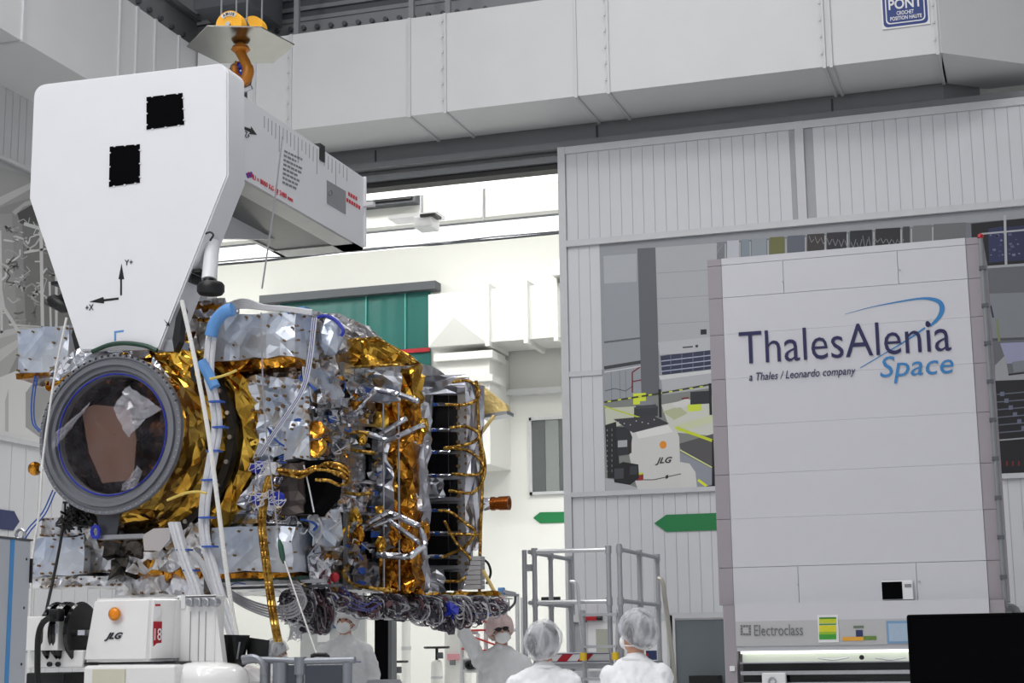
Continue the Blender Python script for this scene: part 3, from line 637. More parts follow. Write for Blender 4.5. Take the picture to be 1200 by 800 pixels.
def tank(px, y0, wpx, Y, label):
    c = onY(px, 800, Y); r = (onY(px+wpx/2, 780, Y)-onY(px-wpx/2, 780, Y)).x/2; zt = onY(px, y0+16, Y).z
    t = thing('pressure_tank', label, 'tank', (c.x, Y, 0))
    MB().lathe((c.x, Y, 0), (0, 0, 1), [(0, r*.9), (.04, r), (zt-.08, r), (zt-.03, r*.9), (zt, r*.5), (zt, .001)], 20).build('vessel', CREAM, t, smooth=True)
    MB().cyl((c.x, Y, zt-.3), (c.x, Y, zt-.26), r*1.03, 20).build('band', TRIM, t)
    MB().cyl((c.x, Y, zt), (c.x, Y, zt+.2), .025, 8).build('valve_stem', BLACK, t)
    m = MB(); m.tube([(c.x+.2*math.cos(a*.524), Y+.2*math.sin(a*.524), zt+.2) for a in range(12)], .018, 6, close=True); m.box(c.x-.2, c.x+.2, Y-.015, Y+.015, zt+.18, zt+.21); m.build('handwheel', BLACK, t)
    MB().box(c.x+.03, c.x+.12, Y-.08, Y-.02, zt+.02, zt+.12).build('valve_block', STEELD, t)
tank(512, 757, 13, 25.5, 'cream pressure tank with black handwheel beside the standpipe')
tank(463, 774, 12, 24.8, 'grey-white pressure tank with handwheel next to the black column')
tank(435, 790, 14, 24.4, 'low pressure tank with handwheel behind the standing technician')
t = thing('wall_notice', 'pink and grey notice box on the cream wall by the white scaffold', 'notice', onY(532, 778, 26))
pxbox(MB(), 524, 766, 538, 773, 26, .05).build('notice_sheet', M('pink_sheet', rgb(226, 160, 170), .6), t); pxbox(MB(), 527, 773, 533, 779, 26, .08).build('box', STEELB, t)
MB().box(onY(520, 760, 26).x, onY(545, 760, 26).x, 26.04, 26.3, 0, onY(530, 720, 26).z).build('board_stand', CREAM, t)
t = thing('wall_poster', 'white notice with a blue picture on the grey door of the bright hall', 'poster', onY(392, 735, 29))
pxbox(MB(), 352, 640, 428, 860, 29, .08).build('door_board', M('grey_board', rgb(176, 178, 180), .6), t); pxbox(MB(), 380, 725, 396, 736, 28.96, .03).build('picture', M('blue_picture', rgb(30, 92, 130), .5, var=.4, vscale=9), t); pxbox(MB(), 372, 740, 386, 752, 28.96, .03).build('sheet', WHITE, t)
t = thing('wall_monitor', 'black wall monitor on an arm behind the access platform', 'monitor', onY(645, 703, 26))
pxbox(MB(), 634, 699, 656, 708, 26, .06, 'rbox', r=.01).build('screen', BLACK, t); pxbox(MB(), 643, 708, 648, 800, 26.06, .1).build('pole', CREAM, t)
# ================================================================== white lifting beam
YP = 10.95
lb = thing('lifting_beam', 'white lifting beam with black squares and axis arrows, hung from the crane hook', 'lifting beam', onY(145, 405, YP))
WB = M('beam_white', rgb(226, 227, 231), .4, var=.02, vscale=3, bump=.04, bscale=5)
def arc_px(c, r, a0, a1, n=5): return [(c[0]+r*math.cos(math.radians(a0+(a1-a0)*k/n)), c[1]-r*math.sin(math.radians(a0+(a1-a0)*k/n))) for k in range(n+1)]
out = [(34, 232)]+arc_px((54, 113), 15, 180, 97)+arc_px((254, 87), 13, 83, 10)+[(267, 205), (186, 409), (94, 411)]
bm = bmesh.new(); fr = [bm.verts.new(onY(a, b, YP)) for a, b in out]; bk = [bm.verts.new(v.co+Vector((0, .28, 0))) for v in fr]
bm.faces.new(list(reversed(fr))); bm.faces.new(bk)
for i in range(len(fr)): j = (i+1) % len(fr); bm.faces.new((fr[i], fr[j], bk[j], bk[i]))
bmesh.ops.recalc_face_normals(bm, faces=bm.faces[:])
fe = [e for e in bm.edges if all(abs(v.co.y-YP) < 1e-4 for v in e.verts)]; bmesh.ops.bevel(bm, geom=fe, offset=.012, segments=2, affect='EDGES')
mb = MB(); mb.bm(bm); plate = mb.build('face_plate', WB, lb, smooth=True)
for q in ([(172, 114), (214, 109), (216, 146), (172, 152)], [(129, 172), (164, 169), (164, 214), (128, 219)]):
    c = MB().prism([onY(a, b, YP-.001) for a, b in q], (0, -.006, 0)).build('black_panel', MATTEB, plate)
    for i in range(4):
        a, b = q[i], q[(i+1) % 4]
        for t in (.15, .5, .85):
            pc = onY(a[0]+(b[0]-a[0])*t, a[1]+(b[1]-a[1])*t, YP-.007); MB().box(pc.x-.008, pc.x+.008, YP-.009, YP-.002, pc.z-.005, pc.z+.005).build('clip', WHITE, c)
def decal(pts, mat=BLACK, Y=YP, name='arrow_mark', parent=None): MB().prism([onY(a, b, Y-.0005) for a, b in pts], (0, -.003, 0)).build(name, mat, parent or lb)
decal([(141, 346), (143, 346), (143, 327), (145.5, 327), (142.5, 309), (139, 327), (141, 327)])
decal([(139, 348.5), (139, 351), (122, 353), (122, 355.5), (105, 353.5), (121, 348), (122, 350.5)])
text_px('lettering', 'Y+', 146, 311, 155.5, 310, 6.5, YP, BLACK, lb); text_px('lettering', '+X', 100, 364, 109.5, 363, 7, YP, BLACK, lb)
decal([(134, 388), (145, 386.5), (145, 388.6), (136, 389.8), (136, 399), (134, 399.3)], BLUECOV, name='tape_mark')
# the arm with its measuring ticks
XA = onY(284, 160, 11.22).x; zt = onY(285, 112, 11.22).z; zb = onY(283, 209, 11.22).z; YE = 13.66
MB().box(XA-.82, XA, YP+.285, YE, zb+.006, zt).build('arm', WB, lb)
DARKF = foil('dark_film', rgb(92, 86, 82), rgb(24, 22, 20), 9, .7, .35, .8)
UND = M('beam_underside_shade', rgb(112, 112, 110), .3, .85, var=.25, vscale=3)  # grey metal darkened to paint the shade of a recess not modelled
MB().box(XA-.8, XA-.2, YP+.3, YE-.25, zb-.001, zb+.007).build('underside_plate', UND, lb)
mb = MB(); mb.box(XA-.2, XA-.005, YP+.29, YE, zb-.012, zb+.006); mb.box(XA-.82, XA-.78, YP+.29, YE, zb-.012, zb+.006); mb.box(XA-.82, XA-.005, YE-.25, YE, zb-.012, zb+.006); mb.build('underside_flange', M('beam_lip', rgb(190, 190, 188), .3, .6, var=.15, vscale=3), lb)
MB().prism([(XA-.6, YP+.29, zb), (XA-.6, YP+.29, zb-.42), (XA-.6, YE-.6, zb)], (-.06, 0, 0)).build('gusset', WB, lb)
MB().box(XA-.84, XA+.02, YE, YE+.02, zb+.02, zt+.01).build('end_plate', WB, lb)
c = onX(431, 241, XA+.02); MB().box(XA-.02, XA+.1, YE-.02, YE+.04, c.z-.02, c.z+.02).build('end_clamp', WHITE, lb)
Rd = M('red_ink', rgb(206, 32, 52), .5, var=0); GI = M('grey_ink', rgb(120, 120, 126), .5, var=0)
def tX(name, s, a, b, h, mat, **k):
    A, B = onX(a[0], a[1], XA+.002), onX(b[0], b[1], XA+.002); T = onX(a[0], a[1]-h, XA+.002)
    return text(name, s, A, (0, 1, 0), (0, 0, 1), (B-A).y, mat, lb, height=T.z-A.z, **k)
tX('lettering', 'CMU = 8000 KG @ 2480 mm', (290, 208), (343, 234.5), 8, Rd)
tX('lettering', 'Z+', (287, 160), (292, 163), 7, BLACK)
def bar(a, b, th, mat, mbx=None):
    A, B = onX(a[0], a[1], XA+.001), onX(b[0], b[1], XA+.001); m = mbx or MB()
    m.hexa([A, B, B+Vector((0, 0, th)), A+Vector((0, 0, th))]+[q+Vector((.002, 0, 0)) for q in (A, B, B+Vector((0, 0, th)), A+Vector((0, 0, th)))]); return m
zz = onX(285, 148, XA); MB().prism([zz+Vector((.001, 0, 0)), onX(294, 151, XA+.001), onX(294, 148, XA+.001), onX(301, 158, XA+.001), onX(292, 157, XA+.001), onX(293, 155, XA+.001), onX(285, 151, XA+.001)], (.002, 0, 0)).build('arrow_mark', BLACK, lb)
m = MB()
for k in range(23):
    px = 310+k*4.4; pt = 133+(px-310)*.625; A = onX(px, pt+3, XA+.001); ln = .10+.012*(k % 5)+(.08 if k % 5 == 4 else 0)
    m.box(XA, XA+.002, A.y-.003, A.y+.003, A.z-ln, A.z)
m.build('measuring_ticks', GI, lb, kind='stuff')
m = MB(); rn = random.Random(2)
for k in range(8):
    a = 333-k*.3; b = 178+k*5.2
    x = a
    while x < a+rn.uniform(13, 24):
        l = rn.uniform(1.5, 4); bar((x, b+(x-a)*.48), (x+l, b+(x-a+l)*.48), .018, GI, m); x += l+1
m.build('small_print', GI, lb, kind='stuff')
MB().prism([onX(383, 211, XA+.001), onX(405, 224, XA+.001), onX(405, 251, XA+.001), onX(383, 238, XA+.001)], (.003, 0, 0)).build('name_plate', M('plate_grey', rgb(150, 151, 154), .4, .3), lb)
m = MB()
for k in range(3): bar((391, 226+k*5), (401, 232+k*5), .012, GI, m)
m.tube([onX(387+2.2*math.cos(a*.7), 226+3.2*math.sin(a*.7), XA+.004) for a in range(9)], .005, 4, close=True); m.build('plate_mark', GI, lb, kind='stuff')
m = MB()
for (a, b, n) in ((408, 229, 11), (406, 236, 16)):
    x = a
    while x < a+n: bar((x, b+(x-a)*.6), (x+2, b+(x-a+2)*.6), .035, Rd, m); x += 2.8
m.build('red_print', Rd, lb, kind='stuff')
c = onX(377, 176, XA); MB().box(XA-.06, XA+.01, c.y-.05, c.y+.05, c.z-.1, c.z+.05).build('black_strap', BLACK, lb)
MB().prism([onX(288, 203, XA+.001), onX(295, 201, XA+.001), onX(297, 207, XA+.001), onX(290, 209, XA+.001)], (.002, 0, 0)).build('blue_mark', DBLUE, lb)
# bumper feet on both flanks
t1, t2 = onY(249, 284, 11.1), onY(245, 328, 11.0)
MB().cyl(t1, t2, .058, 20).build('bumper_post', WB, lb, smooth=True)
MB().cyl(t2, t2+Vector((0, -.01, -.05)), .045, 16).build('bumper_neck', BLACK, lb, smooth=True)
c = onY(247, 338, 11.0); MB().lathe(c+Vector((0, 0, -.045)), (0, 0, 1), [(0, .001), (0, .09), (.02, .105), (.07, .105), (.09, .09), (.09, .001)], 24).build('bumper_pad', BLACK, lb, smooth=True)
m = MB(); pxbox(m, 217, 318, 224, 330, 10.98, .2); pxbox(m, 222, 315, 234, 319, 10.98, .2); m.build('stop_bracket', BLACK, lb)
a, b = onY(58, 350, 11.1), onY(80, 362, 11.1); MB().tube([a, a*.8+b*.2, a*.2+b*.8, b], [.03, .055, .055, .03], 14).build('bumper_pad', BLACK, lb, smooth=True)
MB().cyl(onY(72, 350, 11.12), onY(84, 338, 11.12), .035, 12).build('bumper_neck', BLACK, lb); pxbox(MB(), 60, 329, 76, 333, 11.1, .15).build('stop_bracket', BLACK, lb)
pts = [(246, 283), (250, 276), (246, 273), (241, 275)]; MB().tube([onY(a, b-1, YP-.0) for a, b in pts], .008, 5, smooth=4).build('turn_arrow_mark', BLACK, lb)
decal([(192, 374), (197, 379), (198, 377), (199, 382), (194, 381), (196, 380)], name='arrow_mark')
m = MB(); m.prism([onY(a, b, 10.93) for a, b in ((206, 372), (212, 358), (214, 362), (210, 400), (204, 412), (202, 398))], (0, .08, 0)); m.build('release_lever', BLACK, lb)
pxbox(MB(), 183, 398, 206, 412, 11.0, .2).build('claw', ALU, lb)
MB().prism([onY(a, b, 11.0) for a, b in ((86, 380), (92, 396), (96, 420), (90, 420), (84, 392))], (0, .1, 0)).build('release_lever', BLACK, lb)
m = MB(); m.tube([onY(a, b, 10.92) for a, b in ((108, 412), (128, 404), (148, 402), (170, 405), (184, 411))], .018, 8, smooth=5); m.build('contact_strip', M('dark_green_rubber', rgb(20, 62, 46), .5), lb, smooth=True)

# ================================================================== crane hook block
YH = 12.35
hk = thing('crane_hook_block', 'yellow crane sheaves with a polished hexagonal shield and hook, on steel ropes', 'crane hook', onY(287, 108, YH))
zp = onY(282, 52, YH).z
m = MB(); m.prism([onZ(a, b, zp) for a, b in ((243, 31), (306, 32.5), (345, 53), (320, 74), (258, 74), (219, 55))], (0, 0, .012)); m.build('hexagonal_shield', STEEL, hk)
c1 = onY(271, 31, YH-.05); c2 = onY(297, 35, YH+.35)
for c, r, nm in ((c1, .127, 1), (c2, .115, 0)):
    sh = MB().lathe(c, (0, 1, 0), [(-.05, .001), (-.05, r*.28), (-.045, r*.3), (-.05, r), (-.03, r*1.02), (.03, r*1.02), (.05, r), (.05, .001)], 40).build('sheave', YELLOW, hk, smooth=True)
    if nm:
        MB().cyl(c+Vector((0, -.05, 0)), c+Vector((0, -.07, 0)), r*.17, 14).build('axle', ALU, sh)
        aw = []
        for k in range(9): a = math.radians(132-84*k/8); aw.append(c+Vector((math.cos(a)*r*.92, -.052, math.sin(a)*r*.92)))
        for k in range(9): a = math.radians(48+84*k/8); aw.append(c+Vector((math.cos(a)*r*.62, -.052, math.sin(a)*r*.62)))
        MB().prism(aw, (0, -.002, 0)).build('name_band', WHITE, sh)
        for ch, ang in zip('ABUS', (116, 98, 80, 62)):
            a = math.radians(ang); o = c+Vector((math.cos(a)*r*.68, -.055, math.sin(a)*r*.68)); up_ = Vector((math.cos(a), 0, math.sin(a))); rt_ = Vector((math.sin(a), 0, -math.cos(a)))
            text('lettering', ch, o-rt_*.013, rt_, up_, .026, BLACK, sh, height=.026, bold=.03)
MB().lathe(c1+Vector((0, .09, 0)), (0, 1, 0), [(-.04, .001), (-.04, .12), (.0, .13), (.04, .12), (.04, .001)], 32).build('rope_guard', STEELD, hk, smooth=True)
HK = M('hook_orange', rgb(178, 110, 22), .4, .2, var=.15, vscale=10)
hc = onY(282, 60, YH)
m = MB(); m.lathe((hc.x, YH, zp-.05), (0, 0, 1), [(-.02, .001), (-.02, .06), (.0, .085), (.03, .07), (.04, .04), (.05, .04)], 24); m.build('swivel_nut', HK, hk, smooth=True)
MB().tube([Vector((hc.x, YH, zp-.05)), onY(281, 60, YH), onY(287, 72, YH), onY(291, 84, YH), onY(286, 95, YH), onY(278, 92, YH), onY(275, 82, YH), onY(277, 72, YH)], [.04, .045, .045, .05, .05, .045, .035, .015], 12, smooth=5).build('hook', HK, hk, smooth=True)
MB().tube([onY(a, b, YH+.02) for a, b in ((278, 80), (284, 76), (287, 84), (283, 88), (278, 86))], .03, 8, smooth=4).build('sling_sleeve', DBLUE, hk, smooth=True)
m = MB(); m.tube([onY(a, b, YH+.06) for a, b in ((272, 83), (276, 78), (288, 76), (292, 84), (290, 100), (286, 108))], [.03, .035, .035, .032, .03, .025], 10, smooth=5); m.build('shackle', DKMETAL, hk, smooth=True)
MB().cyl(onY(286, 106, YH), onY(295, 102, YH), .022, 10).build('shackle_pin', ALU, hk, smooth=True)
MB().cyl(onY(286, 104, YH+.05), onY(286, 118, YH+.05), .03, 10).build('lifting_eye', DKMETAL, hk, smooth=True)
for px, yy in ((259.5, YH-.02), (277, YH+.1), (289.5, YH+.3), (307, YH+.36)):
    x = onY(px, 12, yy).x; MB().cyl((x, yy, c1.z-.02), (x, yy, CEIL-.02), .008, 6).build('rope', ALU, hk)

# ================================================================== the satellite
YF, XS = 11.75, -5.5
st = thing('satellite', 'large satellite wrapped in gold and silver foil, hanging horizontally from the white lifting beam', 'satellite', (-6.7, 13.2, onY(300, 695, 12).z))
zlo, zhi = onY(200, 682, YF).z, onY(200, 376, YF).z
MB().cbox(-7.72, XS-.03, YF+.03, 15.0, zlo, zhi, .14, .014, 3).build('bus_body', MLI2, st)
def buttons(parent, q, nu, nv, seed, r=.009, jit=.25, skip=.0, fn=None, edge=False):
    """small amber fixing buttons in rows over a quad"""
    rn = random.Random(seed); q = [Vector(p) for p in q]; nrm = (q[1]-q[0]).cross(q[3]-q[0]).normalized(); m = MB()
    for j in range(nv+1):
        for i in range(nu+1):
            if edge and 0 < i < nu and 0 < j < nv and rn.random() < .6: continue
            if edge and rn.random() < .3: continue
            if rn.random() < skip: continue
            a = min(.97, max(.03, (i+rn.uniform(-jit, jit))/nu)); t = min(.94, max(.06, (j+rn.uniform(-jit, jit))/nv))
            p = (q[0]*(1-a)+q[1]*a)*(1-t)+(q[3]*(1-a)+q[2]*a)*t; rr_ = r*rn.uniform(.7, 1.25)
            m.cyl(p-nrm*.02, p+nrm*.014, rr_, 7)
    m.build('fixing_buttons', BROWN, parent, kind='stuff')
def q_px(x0, y0, x1, y1, Y): a, b = onY(x0, (y0+y1)/2, Y).x, onY(x1, (y0+y1)/2, Y).x; c, d = onY((x0+x1)/2, y1, Y).z, onY((x0+x1)/2, y0, Y).z; return [Vector((a, Y, c)), Vector((b, Y, c)), Vector((b, Y, d)), Vector((a, Y, d))]
def mlibox(name, x0, y0, x1, y1, Y, d, seed, nb=(6, 3), mat=MLI, label=None):
    o = pxbox(MB(), x0, y0, x1, y1, Y, d, 'cbox', cell=.13, amp=.013, seed=seed).build(name, mat, st, label=label)
    q = q_px(x0, y0, x1, y1, Y); buttons(o, [v+Vector((0, -.008, 0)) for v in q], nb[0], nb[1], seed, edge=True)
    xr = q[1].x; buttons(o, [Vector((xr+.008, Y, q[0].z)), Vector((xr+.008, Y+d, q[0].z)), Vector((xr+.008, Y+d, q[2].z)), Vector((xr+.008, Y, q[2].z))], 3, nb[1], seed+9, edge=True)
    return o
mlibox('equipment_box', 248, 368, 346, 420, 11.5, .42, 21, (7, 3))
mlibox('equipment_box', 246, 618, 344, 670, 11.5, .42, 22, (6, 3))
mlibox('equipment_box', 20, 384, 80, 435, 11.5, .42, 23, (4, 3)); mlibox('equipment_box', 37, 629, 98, 674, 11.5, .42, 24, (5, 3))
for (x0, y0, x1, y1, s) in ((248, 421, 346, 433, 1), (18, 436, 84, 441, 2), (246, 671, 345, 677, 3)):
    pxbox(MB(), x0, y0, x1, y1, 11.53, .38, 'cbox', cell=.12, amp=.008, seed=s).build('amber_base_strip', GOLD2, st)
mlibox('base_beam', 36, 676, 140, 687, 11.55, .3, 31, (14, 1), MLI2); mlibox('base_shroud', 137, 671, 238, 697, 11.45, .4, 32, (10, 2), MLI2)
mlibox('base_shroud', 98, 622, 138, 672, 11.6, .35, 33, (5, 4), MLI2); mlibox('base_shroud', 48, 606, 110, 628, 11.6, .3, 34, (8, 2), MLI2)
mlibox('foil_shroud', 40, 436, 74, 452, 11.62, .3, 35, (4, 2), MLI2)
# -Z face between the boxes
o = MB().sheet(q_px(235, 432, 352, 618, YF-.02), 14, 20, .02, 41).build('face_blanket', MLI2, st); buttons(o, [v+Vector((0, -.02, 0)) for v in q_px(285, 436, 350, 614, YF-.02)], 9, 22, 42, r=.014, skip=.35)
o = MB().sheet([onY(*p, 11.62) for p in ((300, 545), (362, 520), (362, 445), (290, 440))], 8, 10, .04, 43).build('loose_blanket', MLI, st); buttons(o, [onY(*p, 11.58) for p in ((300, 545), (362, 520), (362, 445), (290, 440))], 7, 8, 44, r=.013, skip=.4)
MB().sheet([onY(*p, 11.6) for p in ((262, 612), (350, 614), (352, 560), (300, 556))], 8, 7, .04, 45).build('loose_blanket', SILVER, st)
MB().sheet([onY(*p, 11.66) for p in ((240, 440), (300, 436), (300, 433), (235, 425))], 8, 2, .02, 46).build('amber_edge', GOLD2, st)
# docking side: launcher ring, its foil skirt, clear film over the opening
RC = onY(128, 508, 10.87); ax = Vector((0, -1, 0)); UU = Vector((1, 0, 0))
ring = MB().lathe(RC, ax, [(-.16, .575), (-.05, .59), (-.045, .612), (0, .612), (0, .585), (-.012, .58), (-.012, .56), (.012, .555), (.012, .53), (-.02, .52), (-.02, .492), (-.045, .485), (-.045, .455), (-.1, .452)], 96, u=UU).build('launcher_ring', M('ring_grey', rgb(126, 128, 134), .42, .6, var=.08, vscale=6), st, smooth=True)
m = MB()
for k in range(72): a = 2*PI*k/72; p_ = RC+Vector((math.cos(a)*.598, 0, math.sin(a)*.598)); m.cyl(p_+ax*.0, p_+ax*.006, .006, 6)
m.build('ring_bolts', ALU, ring, kind='stuff')
m = MB()
for k in range(30): a = PI*.12+PI*.85*k/30; p_ = RC+Vector((math.cos(a)*.604, 0, math.sin(a)*.604)); m.cyl(p_+ax*-.03, p_+ax*.004, .009, 6)
m.build('ring_holes', BLACK, ring, kind='stuff')
MB().lathe(RC, ax, [(-.45, .001), (-.45, .2), (-.45, .36), (-.38, .44), (-.25, .455), (-.1, .452)], 28, jit=.02, seed=4, u=UU).build('cone_inside', foil('dark_copper_foil', rgb(120, 70, 30), rgb(24, 12, 8), 8, .8, .3), ring)
BRD = M('brown_board', rgb(106, 74, 60), .6, var=.08, vscale=12)
MB().prism([onY(a, b, 11.05) for a, b in ((96, 480), (110, 474), (152, 478), (160, 515), (156, 562), (120, 566), (104, 530))], (0, .012, 0)).build('brown_cover_board', BRD, ring)
film = bpy.data.materials.new('clear_film'); film.use_nodes = True; MATS['clear_film'] = film
N = film.node_tree.nodes; L = film.node_tree.links; b = N['Principled BSDF']; b.inputs['Roughness'].default_value = .12; b.inputs['Base Color'].default_value = rgb(120, 116, 124); b.inputs['Specular IOR Level'].default_value = .9
nz = N.new('ShaderNodeTexNoise'); nz.inputs['Scale'].default_value = 5; nz.inputs['Detail'].default_value = 6; tc = N.new('ShaderNodeTexCoord'); L.new(tc.outputs['Object'], nz.inputs['Vector'])
mr = N.new('ShaderNodeMapRange'); mr.inputs[1].default_value = .3; mr.inputs[2].default_value = .75; mr.inputs[3].default_value = .02; mr.inputs[4].default_value = .2; L.new(nz.outputs['Fac'], mr.inputs[0]); L.new(mr.outputs[0], b.inputs['Alpha'])
bp = N.new('ShaderNodeBump'); bp.inputs['Strength'].default_value = .7; bp.inputs['Distance'].default_value = .05; L.new(nz.outputs['Fac'], bp.inputs['Height']); L.new(bp.outputs[0], b.inputs['Normal'])
MB().lathe(RC, ax, [(-.03, .485), (-.05, .44), (-.07, .33), (-.085, .22), (-.08, .11), (-.075, .004)], 22, jit=.018, seed=6, u=UU).build('clear_film_cover', film, ring)
for k, (pts, sd) in enumerate(((((132, 478), (150, 452), (188, 478), (150, 512)), 1), (((60, 530), (66, 505), (108, 470), (84, 500)), 2), (((140, 575), (160, 545), (168, 552), (158, 572)), 3))):
    q = [onY(a, b_, 10.86) for a, b_ in pts]; MB().sheet(q, 7, 7, .022, 60+sd, back=.002).build('film_highlight', M('film_sheen', rgb(214, 214, 224), .12, var=.2, alpha=.22, spec=1), ring)  # pale translucent sheets paint the bright sheen on the film
m = MB(); m.tube([RC+ax*-.035+Vector((math.cos(a*PI/30)*.468, 0, math.sin(a*PI/30)*.466)) for a in range(60)], .006, 6, close=True); m.build('blue_tape_edge', DBLUE, ring)
MB().lathe(RC, -ax, [(.02, .58), (.08, .60), (.16, .6), (.24, .62), (.32, .65), (.4, .66), (.48, .69), (.56, .71), (.62, .70)], 40, jit=.014, seed=8, u=UU).build('gold_skirt', GOLD, st)
cb = MB().lathe(RC, -ax, [(.55, .70), (.55, .765), (.6, .775), (.65, .765), (.65, .70)], 64, u=UU).build('clamp_band', BLACK, st, smooth=True)
m = MB()
for k in range(24): a = 2*PI*k/24; p_ = RC-ax*.56+Vector((math.cos(a)*.74, 0, math.sin(a)*.74)); m.cyl(p_, p_+ax*.035, .018, 8)
m.build('clamp_bolts', ALU, cb, kind='stuff')
MB().lathe(RC, -ax, [(.66, .74), (.64, .8), (.67, .84), (.72, .88), (.78, .9), (.8, .86)], 40, jit=.024, seed=9, u=UU).build('flared_gold_skirt', GOLD, st)
for k, (pts, s) in enumerate(((((56, 452), (104, 424), (98, 404), (60, 430)), 1), (((100, 424), (178, 418), (170, 402), (98, 404)), 2), (((172, 446), (200, 462), (196, 438), (178, 416)), 3))):
    MB().sheet([onY(a, b_, 10.98) for a, b_ in pts], 7, 4, .02, 70+s).build('silver_wrap', SILVER, st)
for k, (pts, s) in enumerate(((((168, 430), (236, 446), (228, 412), (160, 404)), 4), (((55, 458), (95, 436), (92, 430), (54, 448)), 5))):
    MB().sheet([onY(a, b_, 11.02) for a, b_ in pts], 7, 4, .025, 70+s).build('gold_wrap', GOLD, st)
# dark ground side under the ring: bracket, straps, tag
m = MB(); m.hexa([onY(a, b_, 11.0) for a, b_ in ((112, 598), (142, 598), (136, 630), (118, 630))]+[onY(a, b_, 11.3) for a, b_ in ((112, 598), (142, 598), (136, 630), (118, 630))]); m.build('support_bracket', DKMETAL, st)
pxbox(MB(), 114, 626, 168, 631, 10.98, .12).build('support_bar', ALU, st)
MB().prism([onY(a, b_, 10.95) for a, b_ in ((167, 627), (180, 619), (200, 618), (199, 632), (188, 645), (169, 645))], (0, .006, 0)).build('paper_tag', M('grey_paper', rgb(176, 170, 170), .8), st)
for (x0, y0, x1, y1, mt, s) in ((120, 636, 168, 652, DARKF, 1), (150, 645, 232, 668, MLI2, 2), (158, 640, 186, 672, GOLD2, 3), (190, 650, 236, 676, GOLD2, 4), (128, 655, 158, 676, DARKF, 5), (74, 596, 100, 614, BLACK, 6), (196, 610, 240, 660, MLI2, 7), (100, 610, 118, 640, MLI2, 8)):
    pxbox(MB(), x0, y0, x1, y1, 11.3+.02*s, .3, 'cbox', cell=.07, amp=.03, seed=80+s).build('underside_unit', mt, st)
rn = random.Random(4)
m = MB()
for k in range(24):
    a, b_ = rn.uniform(72, 102), rn.uniform(592, 616); m.tube([onY(a+rn.uniform(-12, 12), b_+rn.uniform(-9, 9), 11.25+rn.uniform(-.05, .1)) for q in range(4)], .009, 5, smooth=3)
m.build('black_cable_knot', BLACK, st, kind='stuff')
MB().tube([onY(112+4.5*math.cos(a*.63), 623+7*math.sin(a*.63), 10.95) for a in range(10)], .014, 8, close=True).build('blue_hose_ring', DBLUE, st, smooth=True)
c = onY(41, 549, 11.9); MB().ball(c, .06, 2).build('attitude_thruster', GOLD2, st); MB().cyl(c+Vector((.02, 0, 0)), c+Vector((.2, .05, 0)), .03, 10).build('thruster_arm', SILVER, st)
# ---- flank of the satellite (plane X = XS, runs into the depth)
qS = lambda pts, X_=XS: [onX(a, b_, X_) for a, b_ in pts]
o = MB().sheet(qS(((356, 688), (500, 694), (500, 436), (356, 366))), 20, 22, .025, 101).build('flank_blanket', MLI2, st); buttons(o, qS(((360, 686), (470, 690), (470, 430), (360, 380)), XS+.02), 12, 20, 102, r=.011, skip=.5)
RAD = M('radiator_grey', rgb(170, 173, 176), .3, .4, var=.08, vscale=9)
for (pts, nu, nv, s) in ((((384, 592), (424, 594), (424, 500), (384, 482)), 4, 7, 1), (((372, 500), (384, 506), (384, 446), (372, 438)), 1, 5, 2), (((402, 686), (416, 687), (416, 600), (402, 598)), 2, 7, 3), (((398, 448), (446, 462), (446, 442), (398, 424)), 4, 2, 4)):
    q = qS(pts, XS+.03); pn = MB().prism(q, (.03, 0, 0)).build('radiator_panel', RAD, st); m = MB()
    for i in range(nu):
        for j in range(nv):
            def B(a, t): return (q[0]*(1-a)+q[1]*a)*(1-t)+(q[3]*(1-a)+q[2]*a)*t+Vector((.031, 0, 0))
            e = .04; m.prism([B((i+e)/nu, (j+e)/nv), B((i+1-e)/nu, (j+e)/nv), B((i+1-e)/nu, (j+1-e)/nv), B((i+e)/nu, (j+1-e)/nv)], (.006, 0, 0))
    m.build('mirror_tiles', M('mirror_tile', rgb(186, 190, 194), .18, .8, var=.12, vscale=12), pn, kind='stuff')
for (y0, y1) in ((498, 526), (530, 560), (602, 616), (622, 634), (640, 656)):
    MB().prism(qS(((428, y1+2), (441, y1+3), (441, y0+5), (428, y0)), XS+.05), (.06, 0, 0)).build('dark_module', GLOSSB, st)
for y0 in (496, 528, 563, 600, 637, 658):
    MB().prism(qS(((412, y0+3), (444, y0+5), (444, y0+2), (412, y0)), XS+.06), (.05, 0, 0)).build('cross_rail', ALU, st)
for (pts, mt, s) in ((((360, 430), (400, 440), (400, 478), (362, 470)), MLI, 1), (((400, 475), (430, 480), (430, 500), (400, 496)), SILVER, 2), (((366, 600), (398, 596), (400, 640), (366, 640)), MLI, 3), (((366, 640), (392, 650), (392, 690), (366, 690)), SILVER, 4), (((395, 560), (428, 566), (428, 600), (395, 600)), SILVER, 5), (((408, 440), (470, 452), (470, 476), (410, 470)), MLI2, 6), (((412, 655), (445, 655), (447, 690), (414, 690)), MLI2, 7)):
    MB().sheet(qS(list(reversed(pts)), XS+.08), 5, 5, .035, 110+s).build('flank_patch', mt, st)
